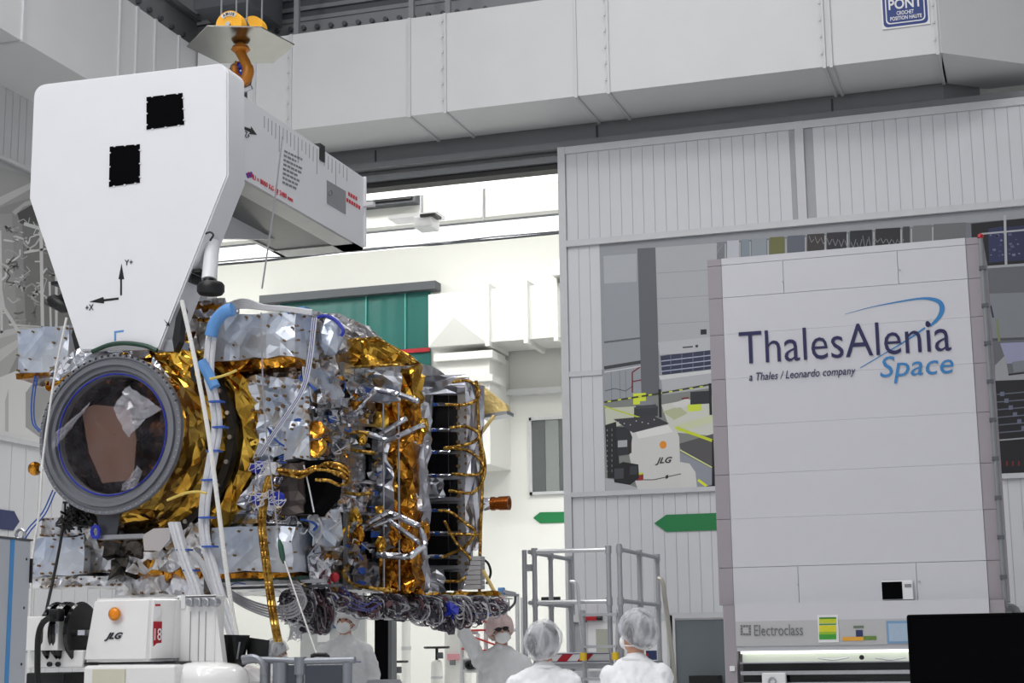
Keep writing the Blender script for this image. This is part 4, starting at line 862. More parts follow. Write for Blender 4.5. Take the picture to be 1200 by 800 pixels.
# small white box with two amber thrusters, black block painting a dark opening under it
mlibox('thruster_box', 334, 500, 362, 538, 11.5, .3, 121, (3, 3))
for (a, b_) in ((372, 504), (372, 526)):
    c = onY(a, b_, 11.55); MB().lathe(c, (0, -1, 0), [(-.12, .05), (0, .062), (.03, .07), (.035, .055), (.02, .001)], 24).build('thruster', GOLD2, st, smooth=True)
MB().prism([onY(a, b_, 11.5) for a, b_ in ((340, 541), (385, 538), (380, 580), (360, 602), (342, 600))], (0, .3, 0)).build('bay_shade_block', MATTEB, st)  # solid black block paints the darkness inside an opening
pxbox(MB(), 330, 542, 356, 602, 11.48, .1, 'cbox', cell=.06, amp=.012, seed=7).build('bay_panel', M('bay_brown', rgb(70, 62, 60), .5, .4, var=.3), st)
MB().tube([onY(a, b_, 11.42) for a, b_ in ((356, 545), (362, 570), (368, 600))], .006, 5).build('wire', WCABLE, st)
# gold-wrapped harness in front of the bay and hanging strand
rn = random.Random(8)
for k in range(6):
    pts = [(318, 551), (332, 553), (352, 556), (368, 550), (382, 544+k*2), (398, 546+k*4), (410, 556+k*3)] if k < 4 else [(372, 536), (380, 528), (381, 520), (377, 516)] if k == 4 else [(370, 562), (385, 562), (398, 567), (408, 562)]
    MB().tube([onY(a, b_+rn.uniform(-1.5, 1.5)+(k % 3-1)*1.6, 11.4+rn.uniform(-.04, .02)) for a, b_ in pts], .014, 8, smooth=5).build('gold_wire', COPPER, st, smooth=True)
for k in range(4):
    d = (k-1.5)*1.8; MB().tube([onY(a+d, b_, 11.38+.012*(k % 2)) for a, b_ in ((320, 552), (314, 566), (309, 590), (307, 615), (310, 645), (316, 690), (321, 725), (326, 752))], .016, 8, smooth=5).build('gold_strand', COPPER, st, smooth=True)
for (a, b_, r) in ((303, 548, .06), (303, 585, .055), (324, 584, .06)):
    m = MB(); m.ball(onY(a, b_, 11.42), r, 2, (1.2, .7, .9)); rr_ = random.Random(a)
    m.v = [v+Vector((rr_.uniform(-1, 1), rr_.uniform(-1, 1), rr_.uniform(-1, 1)))*.008 for v in m.v]; m.build('blue_tape_wrap', DBLUE, st)
    m = MB()
    for k in range(5): m.tube([onY(a+rr_.uniform(-11, 13), b_+rr_.uniform(-10, 11), 11.34) for q in range(4)], .003, 5, smooth=4)
    m.build('tie_wires', WCABLE, st, kind='stuff')
pxbox(MB(), 308, 543, 322, 556, 11.34, .05, 'cbox', cell=.04, amp=.012, seed=3).build('white_tape_wrap', WCABLE, st)
# many small brackets, connectors and strips over the flank
rn = random.Random(77); m = MB()
SM = [ALU, BROWN, GOLD2, BLACK, SILVER, BLUETIE]
for k in range(130):
    a = rn.uniform(366, 448); b_ = rn.uniform(440, 690); s = rn.uniform(.012, .04); X_ = XS+.06+rn.uniform(0, .1); c = onX(a, b_, X_); m.cur = rn.choices(range(6), (6, 2, 2, .8, 7, 1))[0]
    m.hexa([c+Vector((sx*s*rn.uniform(.3, 1), sy*s*rn.uniform(.5, 2.4), sz*s*rn.uniform(.4, 1.2))) for sz in (-1, 1) for sx, sy in ((-1, -1), (1, -1), (1, 1), (-1, 1))])
for k in range(70):
    a = rn.uniform(290, 352); b_ = rn.uniform(436, 612); s = rn.uniform(.01, .028); c = onY(a, b_, 11.66); m.cur = rn.choices(range(6), (6, 2, 2, .6, 6, 1))[0]
    m.hexa([c+Vector((sx*s*rn.uniform(.5, 2), sy*s*.6, sz*s*rn.uniform(.4, 1.4))) for sz in (-1, 1) for sx, sy in ((-1, -1), (1, -1), (1, 1), (-1, 1))])
m.build('small_fittings', SM, st, kind='stuff')
m = MB()
for k in range(46):
    a = rn.uniform(285, 440); b_ = rn.uniform(435, 685); X_ = XS+.14; m.cur = rn.choice((0, 0, 1, 2)); pts = []
    for q in range(4): pts.append(onX(a, b_, X_) if a > 362 else onY(a, b_, 11.6)); a += rn.uniform(-12, 16); b_ += rn.uniform(-12, 14)
    m.tube(pts, rn.choice((.005, .008, .011)), 5, smooth=4)
m.build('thin_wiring', [WCABLE, COPPER, BLUETIE], st, kind='stuff')
# gold and silver mast on the flank
for (x0, y0, x1, y1, mt, s, Y) in ((458, 508, 468, 692, GOLD2, 1, 12.95), (466, 520, 483, 694, GOLD2, 2, 12.9), (438, 498, 462, 690, DRAPE, 3, 12.95), (482, 470, 493, 690, DRAPE, 4, 13.2), (453, 470, 483, 522, GOLD2, 5, 13.0), (468, 430, 486, 474, GOLD, 6, 13.05), (446, 646, 464, 694, GOLD2, 7, 12.85), (458, 650, 484, 694, GOLD2, 8, 12.86), (440, 472, 452, 500, GOLD, 9, 12.9), (480, 516, 492, 600, DRAPE, 10, 13.0)):
    pxbox(MB(), x0, y0, x1, y1, Y, .2, 'cbox', cell=.075, amp=.03, seed=130+s).build('foil_column', mt, st)
for px in (449, 467): MB().tube([onY(px, 472, 12.78), onY(px+1, 692, 12.78)], .009, 6).build('guide_rod', ALU, st)
def strut(pts, Y, r=.024, mat=SILVER):
    for (a, b_) in zip(pts, pts[1:]): MB().tube([onY(a[0], a[1], Y), onY(b_[0], b_[1], Y-.02)], r, 8).build('strut', mat, st)
strut([(388, 502), (424, 474), (440, 456), (468, 462), (490, 470)], 12.55); strut([(424, 506), (455, 516), (498, 497)], 12.6); strut([(442, 512), (476, 490)], 12.6); strut([(400, 478), (432, 462)], 12.5, .02)
strut([(386, 640), (426, 616), (455, 600), (494, 618), (498, 638), (480, 652), (442, 650)], 12.6, .027); strut([(456, 610), (492, 636)], 12.55, .02); strut([(376, 588), (412, 598)], 12.4, .03); strut([(428, 620), (470, 604)], 12.58, .02)
for k, (a, b_, r, Y) in enumerate(((496, 500, .06, 12.62), (497, 622, .065, 12.62), (417, 606, .06, 12.5), (416, 470, .06, 12.5), (424, 514, .045, 12.55), (476, 640, .05, 12.6), (404, 624, .06, 12.45), (420, 628, .06, 12.5), (445, 598, .035, 12.6), (462, 628, .06, 12.66), (446, 638, .05, 12.6), (392, 395, .05, 12.2), (378, 590, .07, 12.3), (375, 610, .06, 12.25), (408, 642, .05, 12.5), (492, 512, .05, 12.62))):
    m = MB(); m.ball(onY(a, b_, Y), r, 2, (.8, .7, 1.3)); rr_ = random.Random(k); m.v = [v+Vector((rr_.uniform(-1, 1), rr_.uniform(-1, 1), rr_.uniform(-1, 1)))*.014 for v in m.v]; m.build('gold_joint_wrap', (GOLD, GOLD2)[k % 2], st)
for k, pts in enumerate((((405, 508), (420, 506), (432, 508)), ((405, 525), (425, 529), (440, 531)), ((405, 577), (420, 579), (436, 577)), ((410, 660), (402, 670), (412, 684), (430, 688), (460, 692)), ((398, 606), (390, 616), (396, 630)))):
    MB().tube([onY(a, b_, 12.4) for a, b_ in pts], .016, 8, smooth=5).build('gold_wire', COPPER, st, smooth=True)
# upper wing: silver hump, gold shelf
MB().sheet([onY(*p_, 12.1) for p_ in ((366, 424), (406, 412), (398, 368), (370, 364))], 6, 7, .05, 150).build('silver_hump', MLI2, st)
m = MB(); m.ball(onY(388, 394, 11.95), .13, 2, (.75, .7, 1.25)); rr_ = random.Random(5); m.v = [v+Vector((rr_.uniform(-1, 1), rr_.uniform(-1, 1), rr_.uniform(-1, 1)))*.016 for v in m.v]; m.build('wrapped_antenna_feed', MLI, st)
m = MB(); m.ball(onY(386, 434, 12.1), .085, 2, (1, .7, .9)); m.v = [v+Vector((rr_.uniform(-1, 1), rr_.uniform(-1, 1), rr_.uniform(-1, 1)))*.014 for v in m.v]; m.build('wrapped_sensor', MLI2, st)
MB().tube([onY(a, b_, 11.92) for a, b_ in ((372, 372), (380, 370), (392, 374), (402, 386), (400, 394))], .014, 7, smooth=5).build('blue_edge_band', DBLUE, st)
MB().sheet([onY(*p_, 12.6) for p_ in ((390, 431), (493, 427), (442, 396), (401, 399))], 9, 4, .016, 152).build('gold_shelf', GOLD, st)
MB().sheet([onY(*p_, 12.75) for p_ in ((398, 408), (452, 402), (440, 388), (396, 366))], 8, 5, .03, 153).build('grey_shelf_wrap', MLI2, st)
MB().sheet([onY(*p_, 12.9) for p_ in ((404, 470), (470, 470), (470, 436), (404, 430))], 7, 5, .02, 154).build('white_radiator', MLI, st)
m = MB(); m.tube([onY(a, b_, 12.55) for a, b_ in ((401, 399), (442, 396), (493, 426), (390, 431))], .014, 7); m.build('shelf_edge', COPPER, st)
MB().sheet([onY(*p_, 11.5) for p_ in ((224, 374), (262, 372), (258, 352), (228, 356))], 5, 4, .05, 155).build('silver_wrap', SILVER, st)
pxbox(MB(), 224, 354, 258, 420, 11.55, .3, 'cbox', cell=.09, amp=.04, seed=156).build('foil_shroud', MLI2, st); pxbox(MB(), 232, 354, 256, 372, 11.5, .2, 'cbox', cell=.07, amp=.03, seed=157).build('gold_wrap', GOLD2, st); pxbox(MB(), 214, 390, 250, 420, 11.6, .2, 'cbox', cell=.07, amp=.03, seed=158).build('gold_wrap', GOLD2, st)
# far plate with black cells
YK = 13.9
def trap(name, pts, Y, d, mat, parent=st): return MB().prism([onY(a, b_, Y) for a, b_ in pts], (0, d, 0)).build(name, mat, parent)
back = trap('end_panel', ((496, 452), (550, 446), (552, 690), (492, 692)), YK, .06, ALU)
cellm = M('solar_black', rgb(8, 9, 14), .3, var=.4, vscale=30)
for (y0, y1, xl0, xl1, xr) in ((463, 472, 508, 508, 525), (476, 502, 508, 506, 525), (506, 528, 506, 503, 525), (532, 555, 503, 499, 525), (590, 622, 502, 501, 525), (628, 650, 501, 500, 525), (655, 662, 500, 499, 525), (562, 582, 520, 520, 527), (670, 692, 519, 518, 527)):
    trap('cell_panel', ((xl0, y0), (xr, y0), (xr, y1), (xl1, y1)), YK-.015, .012, cellm, back); trap('cell_panel', ((xr+1, y0), (536, y0), (536, y1), (xr+1, y1)), YK-.015, .012, cellm, back)
for yy in (474, 504, 530, 557.5, 598, 625, 652):
    MB().tube([onY(500, yy, YK-.05), onY(528, yy, YK-.05)], .017, 6).build('harness_rail', SILVER, back); c = onY(510 if yy < 600 else 512, yy, YK-.06); MB().box(c.x-.02, c.x+.02, c.y-.02, c.y, c.z-.012, c.z+.012).build('blue_clip', BLUETIE, back)
for yy in (560, 585, 665): pxbox(MB(), 497, yy-2.2, 540, yy+2.2, YK-.08, .07).build('cross_rail', ALU, back)
pxbox(MB(), 537, 456, 547, 690, YK-.06, .05).build('frame_post', ALU, back); buttons(back, q_px(537, 460, 547, 690, YK-.07), 1, 24, 162, r=.014)
for (pts, s) in ((((490, 464), (552, 458), (548, 438), (496, 440)), 1), (((546, 560), (566, 556), (566, 450), (546, 446)), 2), (((546, 650), (562, 640), (566, 556), (546, 556)), 3), (((494, 583), (521, 583), (520, 560), (494, 560)), 4), (((490, 690), (522, 694), (520, 668), (490, 664)), 5), (((490, 560), (499, 560), (507, 462), (496, 452)), 6), (((540, 690), (560, 690), (556, 665), (540, 672)), 7)):
    MB().sheet([onY(*p_, YK-.1) for p_ in pts], 4, 5, .028, 170+s).build('silver_drape', DRAPE, st)
MB().tube([onY(a, b_, YK-.12) for a, b_ in ((558, 446), (561, 500), (565, 560), (563, 620), (562, 694))], .016, 8, smooth=4).build('main_harness', COPPER, st, smooth=True)
for pts in (((522, 474), (545, 474), (558, 468), (561, 455), (548, 446), (530, 448)), ((527, 501), (546, 500), (561, 508), (556, 517), (540, 522), (520, 525)), ((520, 525), (545, 527), (561, 537), (566, 547), (558, 556), (530, 555)), ((560, 505), (568, 540), (566, 562), (553, 577), (526, 575)), ((514, 598), (528, 600), (548, 615), (557, 624), (545, 640), (518, 653)), ((521, 610), (534, 635), (550, 653), (553, 668), (540, 680), (522, 681)), ((525, 625), (545, 626), (563, 627))):
    MB().tube([onY(a, b_, YK-.16) for a, b_ in pts], .014, 8, smooth=6).build('gold_loop', COPPER, st, smooth=True)
GT = M('gold_tray', rgb(232, 204, 134), .35, .35, var=.2, vscale=14, bump=.6, bscale=20)
trap('gold_tray', ((560, 448), (592, 473), (595, 481), (562, 486)), YK+.1, .1, GT); trap('tray_base', ((563, 486), (594, 481), (594, 485), (564, 490)), YK+.08, .2, ALU)
MB().tube([onY(580, 486, YK+.1), onY(563, 508, YK)], .018, 6).build('tray_strut', GT, st)
a, b_ = onY(560, 591, YK), onY(577, 590, YK); MB().tube([a, b_], [.07, .05], 12).build('thruster_arm', SILVER, st)
a, b_ = onY(576, 590, YK), onY(597, 589, YK); MB().lathe(a, (1, 0, 0), [(0, .04), (0, .062), (.03, .062), (.035, .056), (.07, .056), (.075, .062), ((b_-a).x, .064), ((b_-a).x, .045), ((b_-a).x-.03, .001)], 24).build('copper_thruster', M('copper_can', rgb(150, 82, 30), .25, .9, var=.15), st, smooth=True)
MB().tube([onY(a, b_, YK) for a, b_ in ((564, 654), (572, 660), (575, 672), (570, 684))], .012, 6, smooth=5).build('black_cable', BLACK, st, smooth=True)
# deck shelf with gold rim, honeycomb foot, wire cage and the forest of test connectors below
zs = onY(520, 697, YK).z
MB().box(XS-.1, onY(598, 699, YK).x, YK-.3, YK+.25, zs-.02, zs).build('deck_shelf', ALU, st); MB().cbox(onY(478, 697, YK-.32).x, onY(599, 699, YK).x, YK-.33, YK-.29, zs-.03, zs+.012, .06, .008, 9).build('gold_rim', GOLD, st)
for k in range(7): pxbox(MB(), 543+k*1.6, 690-k*5.6-5, 563, 690-k*5.6, YK-.2, .12).build('foot_plate', M('honeycomb_grey', rgb(186, 186, 188), .5, .3), st)
MB().tube([onY(566, 668, YK-.2), onY(581, 696, YK-.2)], .018, 6).build('gold_stay', GT, st)
WIRE = M('cage_wire', rgb(176, 178, 184), .35, .7)
m = MB()
for k in range(9): m.tube([onY(540+k*7, 700, YK-.25), onY(538+k*7.4, 716, YK-.25)], .006, 5)
for yy in (701, 706, 711, 716): m.tube([onY(400+0, yy-3, 12.9), onY(602-(yy-700), yy, YK-.25)], .006, 5)
for k in range(22): m.tube([onY(345+k*9, 694, 12.4+k*.06), onY(345+k*9, 712, 12.4+k*.06)], .006, 5)
m.build('wire_cage', WIRE, st, kind='stuff')
MB().tube([onY(a, b_, YK-.27) for a, b_ in ((604, 698), (602, 708), (588, 718), (565, 722))], .012, 6, smooth=5).build('black_cable', STEELD, st)
pxbox(MB(), 583, 688, 590, 697, YK-.2, .06, 'rbox', r=.01).build('blue_connector', BLUECOV, st); MB().tube([onY(589, 692, YK-.2), onY(604, 695, YK-.1)], .012, 6).build('connector_lead', ALU, st)
CB = [M('cable_purple_grey', rgb(82, 74, 86), .5), M('cable_dark', rgb(48, 46, 54), .5), M('cable_grey', rgb(150, 150, 156), .5), M('cable_maroon', rgb(96, 56, 62), .5), M('cable_pale', rgb(206, 206, 210), .4), DBLUE]
rn = random.Random(31)
for (x0, y0, x1, y1, Y, n) in ((336, 692, 362, 728, 11.9, 46), (358, 690, 386, 740, 12.0, 56), (380, 692, 402, 711, 12.2, 30), (398, 696, 418, 716, 12.4, 24), (418, 700, 442, 722, 12.6, 24), (440, 698, 468, 722, 12.8, 32), (464, 698, 492, 724, 13.1, 36), (488, 700, 514, 730, 13.3, 40), (510, 700, 540, 734, 13.45, 50), (536, 700, 564, 732, 13.55, 48), (560, 700, 584, 722, 13.6, 24)):
    m = MB()
    for k in range(int(n*2.4)):
        m.cur = rn.choices(range(5), (5, 4, 6, 2.5, 3))[0]; a, b_ = rn.uniform(x0, x1), rn.uniform(y0, (y0+y1)/2); pts = []
        for q in range(rn.randint(3, 5)):
            pass
        ra, rb, a0, a1, dy = rn.uniform(4, 13), rn.uniform(4, (y1-y0)*.5), rn.uniform(0, 6.28), rn.uniform(2.2, 5.5), rn.uniform(-.12, .12)
        for q in range(7):
            t = a0+a1*q/6; pts.append(onY(a+ra*math.cos(t)+rn.uniform(-1, 1), min(y1+3, max(y0-2, b_+rb*.6+rb*math.sin(t))), Y+dy+.04*math.sin(t*2)))
        m.tube(pts, rn.choice((.004, .006, .009)), 5, smooth=3)
    m.build('cable_clump', CB, st, kind='stuff')
    m = MB()
    for k in range(n//2):
        c = onY(rn.uniform(x0, x1), rn.uniform(y0+6, y1-2), Y+rn.uniform(-.15, .1)); m.cur = rn.choices(range(6), (6, 7, 2, 3, 1, .5))[0]; s = rn.uniform(.009, .02)
        rot = Matrix.Rotation(rn.uniform(0, 3), 3, Vector((rn.uniform(-1, 1), rn.uniform(-1, 1), rn.uniform(-1, 1))).normalized())
        m.hexa([c+rot @ Vector((sx*s, sy*s*.6, sz*s*1.4)) for sz in (-1, 1) for sx, sy in ((-1, -1), (1, -1), (1, 1), (-1, 1))])
    m.build('test_connectors', CB, st, kind='stuff')
for (a, b_) in ((354, 736), (381, 730), (516, 734), (527, 738)): pxbox(MB(), a-4, b_-8, a+4, b_+5, 12 if a < 400 else 13.4, .05, 'cbox', cell=.04, amp=.01, seed=a).build('hanging_connector', CB[0], st)
pxbox(MB(), 521, 706, 535, 719, 13.3, .08, 'cbox', cell=.05, amp=.02, seed=6).build('blue_bag', DBLUE, st)
m = MB()
for k in range(7): m.tube([onY(350+rn.uniform(-14, 6), 728+rn.uniform(-2, 24), 11.95) for q in range(6)], .004, 4, smooth=5)
m.build('loose_wire', WCABLE, st, kind='stuff')
for k in range(5): MB().tube([onY(a+k*1.5, b_+k*3.4-6, 11.6-k*.02) for a, b_ in ((258, 690), (285, 706), (315, 716), (340, 714), (352, 700), (350, 690), (336, 688))], .009, 6, smooth=5).build('grey_cable', CB[2], st, smooth=True)
pxbox(MB(), 250, 680, 380, 684, 11.6, .05).build('base_rail', ALU, st); pxbox(MB(), 244, 686, 400, 689, 11.7, .05).build('base_rail', STEELD, st); pxbox(MB(), 252, 676, 355, 680, 11.58, .1, 'cbox', cell=.06, amp=.008, seed=5).build('base_rail', M('dark_green_loom', rgb(34, 62, 54), .5), st)
m = MB()
for (a, b_, s) in ((392, 676, .04), (384, 684, .03)): m.ball(onY(a, b_, 12), s, 2)
m.build('red_cap', RED, st, smooth=True)
for k in range(4): MB().tube([onY(a+rn.uniform(-5, 5), b_+k*2+rn.uniform(-2, 2), 12.1) for a, b_ in ((372, 672), (388, 682), (404, 690), (412, 702), (430, 708), (444, 700))], .005, 5, smooth=5).build('blue_lead', M('cable_violet', rgb(64, 66, 130), .5), st)
# white cable looms clipped to the satellite, with pale blue sleeves
def loom(name, pts, Y, n, r, spread, mat=WCABLE):
    for k in range(n):
        d = (k-(n-1)/2)*spread; MB().tube([onY(a+d, b_, Y-.03*(k % 2)) for a, b_ in pts], r, 8, smooth=6).build(name, mat, st, smooth=True)
loom('white_loom', [(262, 366), (250, 384), (246, 410), (245, 440), (252, 475), (254, 505), (247, 545), (240, 590), (240, 630), (250, 670), (262, 712), (275, 750)], 10.95, 4, .019, 2.4)
loom('white_loom', [(204, 612), (212, 640), (220, 664), (230, 690), (240, 730), (246, 760)], 10.9, 5, .018, 2.4)
loom('white_loom', [(218, 640), (236, 660), (250, 690), (268, 730), (274, 752)], 11.2, 3, .016, 2.4)
for (pts, r) in ((((273, 362), (262, 366), (252, 378), (247, 394)), .05), (((236, 424), (243, 436), (252, 454)), .042)):
    MB().tube([onY(a, b_, 10.9) for a, b_ in pts], r, 12, smooth=4).build('blue_sleeve', BLUECOV, st, smooth=True)
for (a, b_) in ((252, 470), (256, 500), (249, 528), (243, 562), (240, 606), (244, 640), (222, 668), (214, 644)):
    c = onY(a, b_, 10.87); MB().box(c.x-.05, c.x+.05, c.y-.01, c.y+.07, c.z-.006, c.z+.006).build('blue_tie', BLUETIE, st)
pxbox(MB(), 333, 360, 357, 366, 11.5, .1, 'cbox', cell=.06, amp=.01, seed=2).build('blue_sleeve', BLUECOV, st)
m = MB()
for k in range(6): m.tube([onY(a, b_-k*.8, 11.5) for a, b_ in ((262, 362), (285, 360-k), (310, 362), (335, 364), (366, 368))], .011, 6, smooth=5)
m.build('white_leads', WCABLE, st, kind='stuff')
for k in range(5): MB().tube([onY(a-k*1.1, b_, 11.3) for a, b_ in ((371, 372), (367, 410), (362, 440), (354, 462), (336, 490), (322, 510), (306, 535))], .006, 5, smooth=5).build('blue_white_lead', (WCABLE, M('cable_violet', rgb(64, 66, 130), .5))[k % 2], st)
for pts in (((246, 444), (262, 440), (277, 434)), ((196, 586), (216, 578), (232, 576), (242, 578))): MB().tube([onY(a, b_, 10.8) for a, b_ in pts], .01, 6, smooth=4).build('yellow_tie', M('yellow_cord', rgb(206, 180, 90), .5), st)
c = onY(236, 436, 11.0); MB().lathe(c, (0, -1, 0), [(0, .085), (.02, .085), (.02, .06), (0, .055)], 28).build('black_port', BLACK, st, smooth=True)

# ---- ropes and cables hanging free
def rope(name, label, pts, Y, r, mat, cat='rope', n=8, sm=5): return MB().tube([onY(a, b_, y_) for (a, b_), y_ in zip(pts, Y if hasattr(Y, '__len__') else [Y]*len(pts))], r, n, smooth=sm).build(name, mat, smooth=True, label=label, cat=cat)
ROPE = M('white_rope', rgb(238, 237, 234), .7, var=.15, vscale=120, bump=.8, bscale=120)
rope('tag_rope', 'thick white rope hanging from the lifting beam across the gold skirt', [(213, 352), (228, 420), (243, 500), (254, 580), (264, 660), (272, 715), (278, 745), (290, 800), (310, 900)], 10.6, .017, ROPE)
rope('tag_rope', 'thin white rope hanging beside the grey launcher ring', [(78, 372), (66, 430), (58, 480), (50, 540), (46, 600), (38, 655), (34, 760), (32, 860)], 10.7, .009, ROPE)
rope('tag_line', 'very thin grey line falling from the lifting beam arm past the white boxes', [(331, 160), (322, 236), (307, 338)], [11.6, 11.5, 11.4], .007, CB[2], 'line', 6, 0)
t = thing('tag_line', 'thin pale line with a small green tensioner above the railing', 'line', onY(374, 775, 11))
MB().tube([onY(a, b_, 11.2) for a, b_ in ((306, 366), (309, 470), (318, 560), (327, 634))], .006, 6, smooth=4).build('cord', CB[2], t); MB().tube([onY(333, 656, 11.2), onY(352, 712, 11.1), onY(374, 775, 11), onY(390, 830, 11)], .006, 6).build('cord', ROPE, t)
MB().tube([onY(327, 632, 11.2), onY(329, 640, 11.2), onY(331, 652, 11.2), onY(333, 660, 11.2)], [.01, .022, .022, .01], 10).build('tensioner', M('tensioner_green', rgb(40, 80, 66), .4), t, smooth=True)
rope('power_cable', 'thin black cable hanging from the satellite to the cable reel', [(75, 608), (70, 640), (62, 680), (54, 716)], [11.3, 11, 10.6, 10.2], .012, BLACK, 'cable')
m = thing('signal_leads', 'two thin blue leads drooping beside the foil box at the side wall', 'cable', onY(40, 640, 11.4))
for k in range(2): MB().tube([onY(a+k*3, b_, 11.4) for a, b_ in ((41, 440), (37, 470), (38, 495), (46, 506))], .006, 5, smooth=5).build('lead', BLUETIE, m); MB().tube([onY(a+k*3, b_+k*2, 11.4) for a, b_ in ((62, 574), (50, 600), (34, 618), (24, 634), (10, 660))], .006, 5, smooth=5).build('lead', BLUETIE, m)
# ================================================================== white clean-bench tower with the company name
YT = 14.0
tw = thing('clean_bench_tower', 'tall white laminar-flow tower with a blue company logo and grey posts', 'tower', (-1.52, YT+.6, 0))
TX0, TX1 = onY(853, 520, YT).x, onY(1145, 490, YT).x
TF = M('tower_white', rgb(196, 196, 202), .45, var=.02); POST = M('post_mauve_grey', rgb(150, 144, 150), .5, var=.03)
rows = [onY(845+(y-303)*.039, y, YT).z for y in (303, 311, 349, 392, 444, 499, 556, 608, 665, 709)]
MB().box(TX0-.1, TX1+.1, YT+.03, YT+1.2, .0, rows[0]-.01).build('core', BACKING, tw)
for i, (z1, z0) in enumerate(zip(rows, rows[1:])):
    cuts = [TX0, TX1]
    if i == 1: cuts = [TX0, onY(918, 325, YT).x, onY(1052, 310, YT).x, TX1]
    if i == 8: cuts = [TX0, onY(936, 690, YT).x, onY(1075, 690, YT).x, TX1]
    for a, b in zip(cuts, cuts[1:]): MB().box(a+.0018, b-.0018, YT, YT+.03, z0+(.0018 if i in (0, 1, 7, 8) else .0007), z1-(.0018 if i in (1, 2, 8) else .0007)).build('panel', TF, tw)
    for a, b in ((TX0-.125, TX0-.002), (TX1+.002, TX1+.14)): MB().box(a, b, YT+.005, YT+1.1, z0+.002, z1-.002).build('post_section', POST, tw)
for (a, b) in ((917, 330), (1054, 316), (935, 685), (1077, 681)): c = onY(a, b, YT); MB().cyl((c.x, YT, c.z), (c.x, YT-.012, c.z), .008, 8).build('latch', ALU, tw)
LN = M('logo_navy', rgb(16, 16, 74), .5, var=0); LB = M('logo_blue', rgb(44, 120, 178), .5, var=0)
text_px('lettering', 'ThalesAlenia', 867, 427, 1115, 410, 38, YT-.002, LN, tw, bold=-.004)
text_px('lettering', 'Space', 1032, 450, 1118, 441, 32, YT-.002, LB, tw, shear=.2)
text_px('lettering', 'a Thales / Leonardo company', 878, 449, 1003, 442, 12, YT-.002, LN, tw, shear=.25)
sw = [(990, 368, .4), (1020, 360, .8), (1050, 354, 1.6), (1075, 350, 2.2), (1090, 350, 3.6), (1101, 354, 5.4), (1104, 362, 6), (1100, 372, 4.6), (1090, 382, 2.4)]
def swoosh(pts):
    P_ = catmull([Vector((a, b, w_)) for a, b, w_ in pts], 6); m = MB(); vs_ = []
    for i, p_ in enumerate(P_):
        t = (P_[min(i+1, len(P_)-1)]-P_[max(i-1, 0)]); l = math.hypot(t.x, t.y) or 1; nx, ny = -t.y/l*p_.z/2, t.x/l*p_.z/2
        vs_.append((onY(p_.x+nx, p_.y+ny, YT-.004), onY(p_.x-nx, p_.y-ny, YT-.004)))
    for (a, b), (c, d) in zip(vs_, vs_[1:]): m.poly([a, b, d, c])
    m.build('logo_swoosh', LB, tw)
swoosh(sw); swoosh([(1084, 384, 2.2), (1062, 399, 1.8), (1035, 415, 1.2), (1008, 431, .9)])
c = onY(1087.5, 380, YT-.006); MB().cyl((c.x, YT-.003, c.z), (c.x, YT-.007, c.z), .022, 16).build('logo_dot', LN, tw)
# hood with the maker's name and the lit sash
HX0, HX1 = onY(862, 735, YT-.12).x, onY(1160, 725, YT-.12).x
h0, h1, h2 = onY(862, 707.5, YT-.12).z, onY(862, 728, YT-.12).z, onY(862, 757, YT-.12).z
MB().box(HX0, HX1, YT-.12, YT, h1, h0).build('hood_top', TF, tw); GH = M('hood_grey', rgb(178, 178, 180), .45, var=.02); MB().box(HX0, HX1, YT-.12, YT, h2, h1).build('hood_band', GH, tw)
for a, b in ((HX0-.1, HX0-.003), (HX1+.003, HX1+.12)): MB().box(a, b, YT-.1, YT+1, 0.02, h0-.01).build('bench_post', POST, tw)
YHd = YT-.12
text_px('lettering', 'Electroclass', 884, 745, 941, 743, 13, YHd, M('hood_letter', rgb(112, 112, 116), .5), tw)
m = MB()
for i in range(4):
    for j in range(4):
        if i in (1, 2) and j in (1, 2): continue
        c = onY(869+i*3.2, 743-j*3.2, YHd); m.box(c.x-.009, c.x+.009, YHd-.004, YHd, c.z-.009, c.z+.009)
m.build('maker_mark', MATS['hood_letter'], tw)
zs0 = onY(862, 763, YHd).z; MB().box(HX0, HX1, YT-.1, YT, zs0, h2).build('sash_lip', TF, tw)
LAMP = M('bench_tube', (1, 1, 1, 1), .5, var=0, emit=(.96, 1, .88, 1), estr=1.6)
zl = onY(862, 776, YHd).z; MB().box(HX0+.03, HX1-.03, YT-.02, YT+.02, zl, zs0).build('sash_glass', M('sash_milky', rgb(228, 232, 222), .3), tw)
MB().box(HX0+.03, HX1-.03, YT-.095, YT-.03, onY(862, 766, YHd).z, zs0).build('light_tube', LAMP, tw)
MB().box(HX0+.02, HX1-.02, YT-.1, YT+.0, onY(862, 777.5, YHd).z, zl).build('sash_bar', ALU, tw)
MB().box(HX0+.03, HX1-.03, YT, YT+.03, onY(862, 787, YHd).z, onY(862, 777.5, YHd).z).build('dark_slot', GLOSSB, tw)
MB().box(HX0+.02, HX1-.02, YT-.08, YT+.0, onY(862, 791, YHd).z, onY(862, 786.5, YHd).z).build('sash_bar', ALU, tw)
MB().box(HX0+.03, HX1-.03, YT, YT+.03, onY(862, 800, YHd).z, onY(862, 791, YHd).z).build('dark_slot', GLOSSB, tw)
MB().box(HX0+.02, HX1-.02, YT-.4, YT+.0, .86, .9).build('work_top', STEEL, tw); MB().box(HX0+.02, HX1-.02, YT-.02, YT+.03, .9, onY(862, 800, YHd).z).build('bench_back', TF, tw)
for (a, b) in ((959, 995), (1026, 1062)): MB().tube([onY(a, 771, YT-.13), onY((a+b)/2, 773, YT-.14), onY(b, 770, YT-.13)], .006, 6, smooth=4).build('sash_handle', ALU, tw)
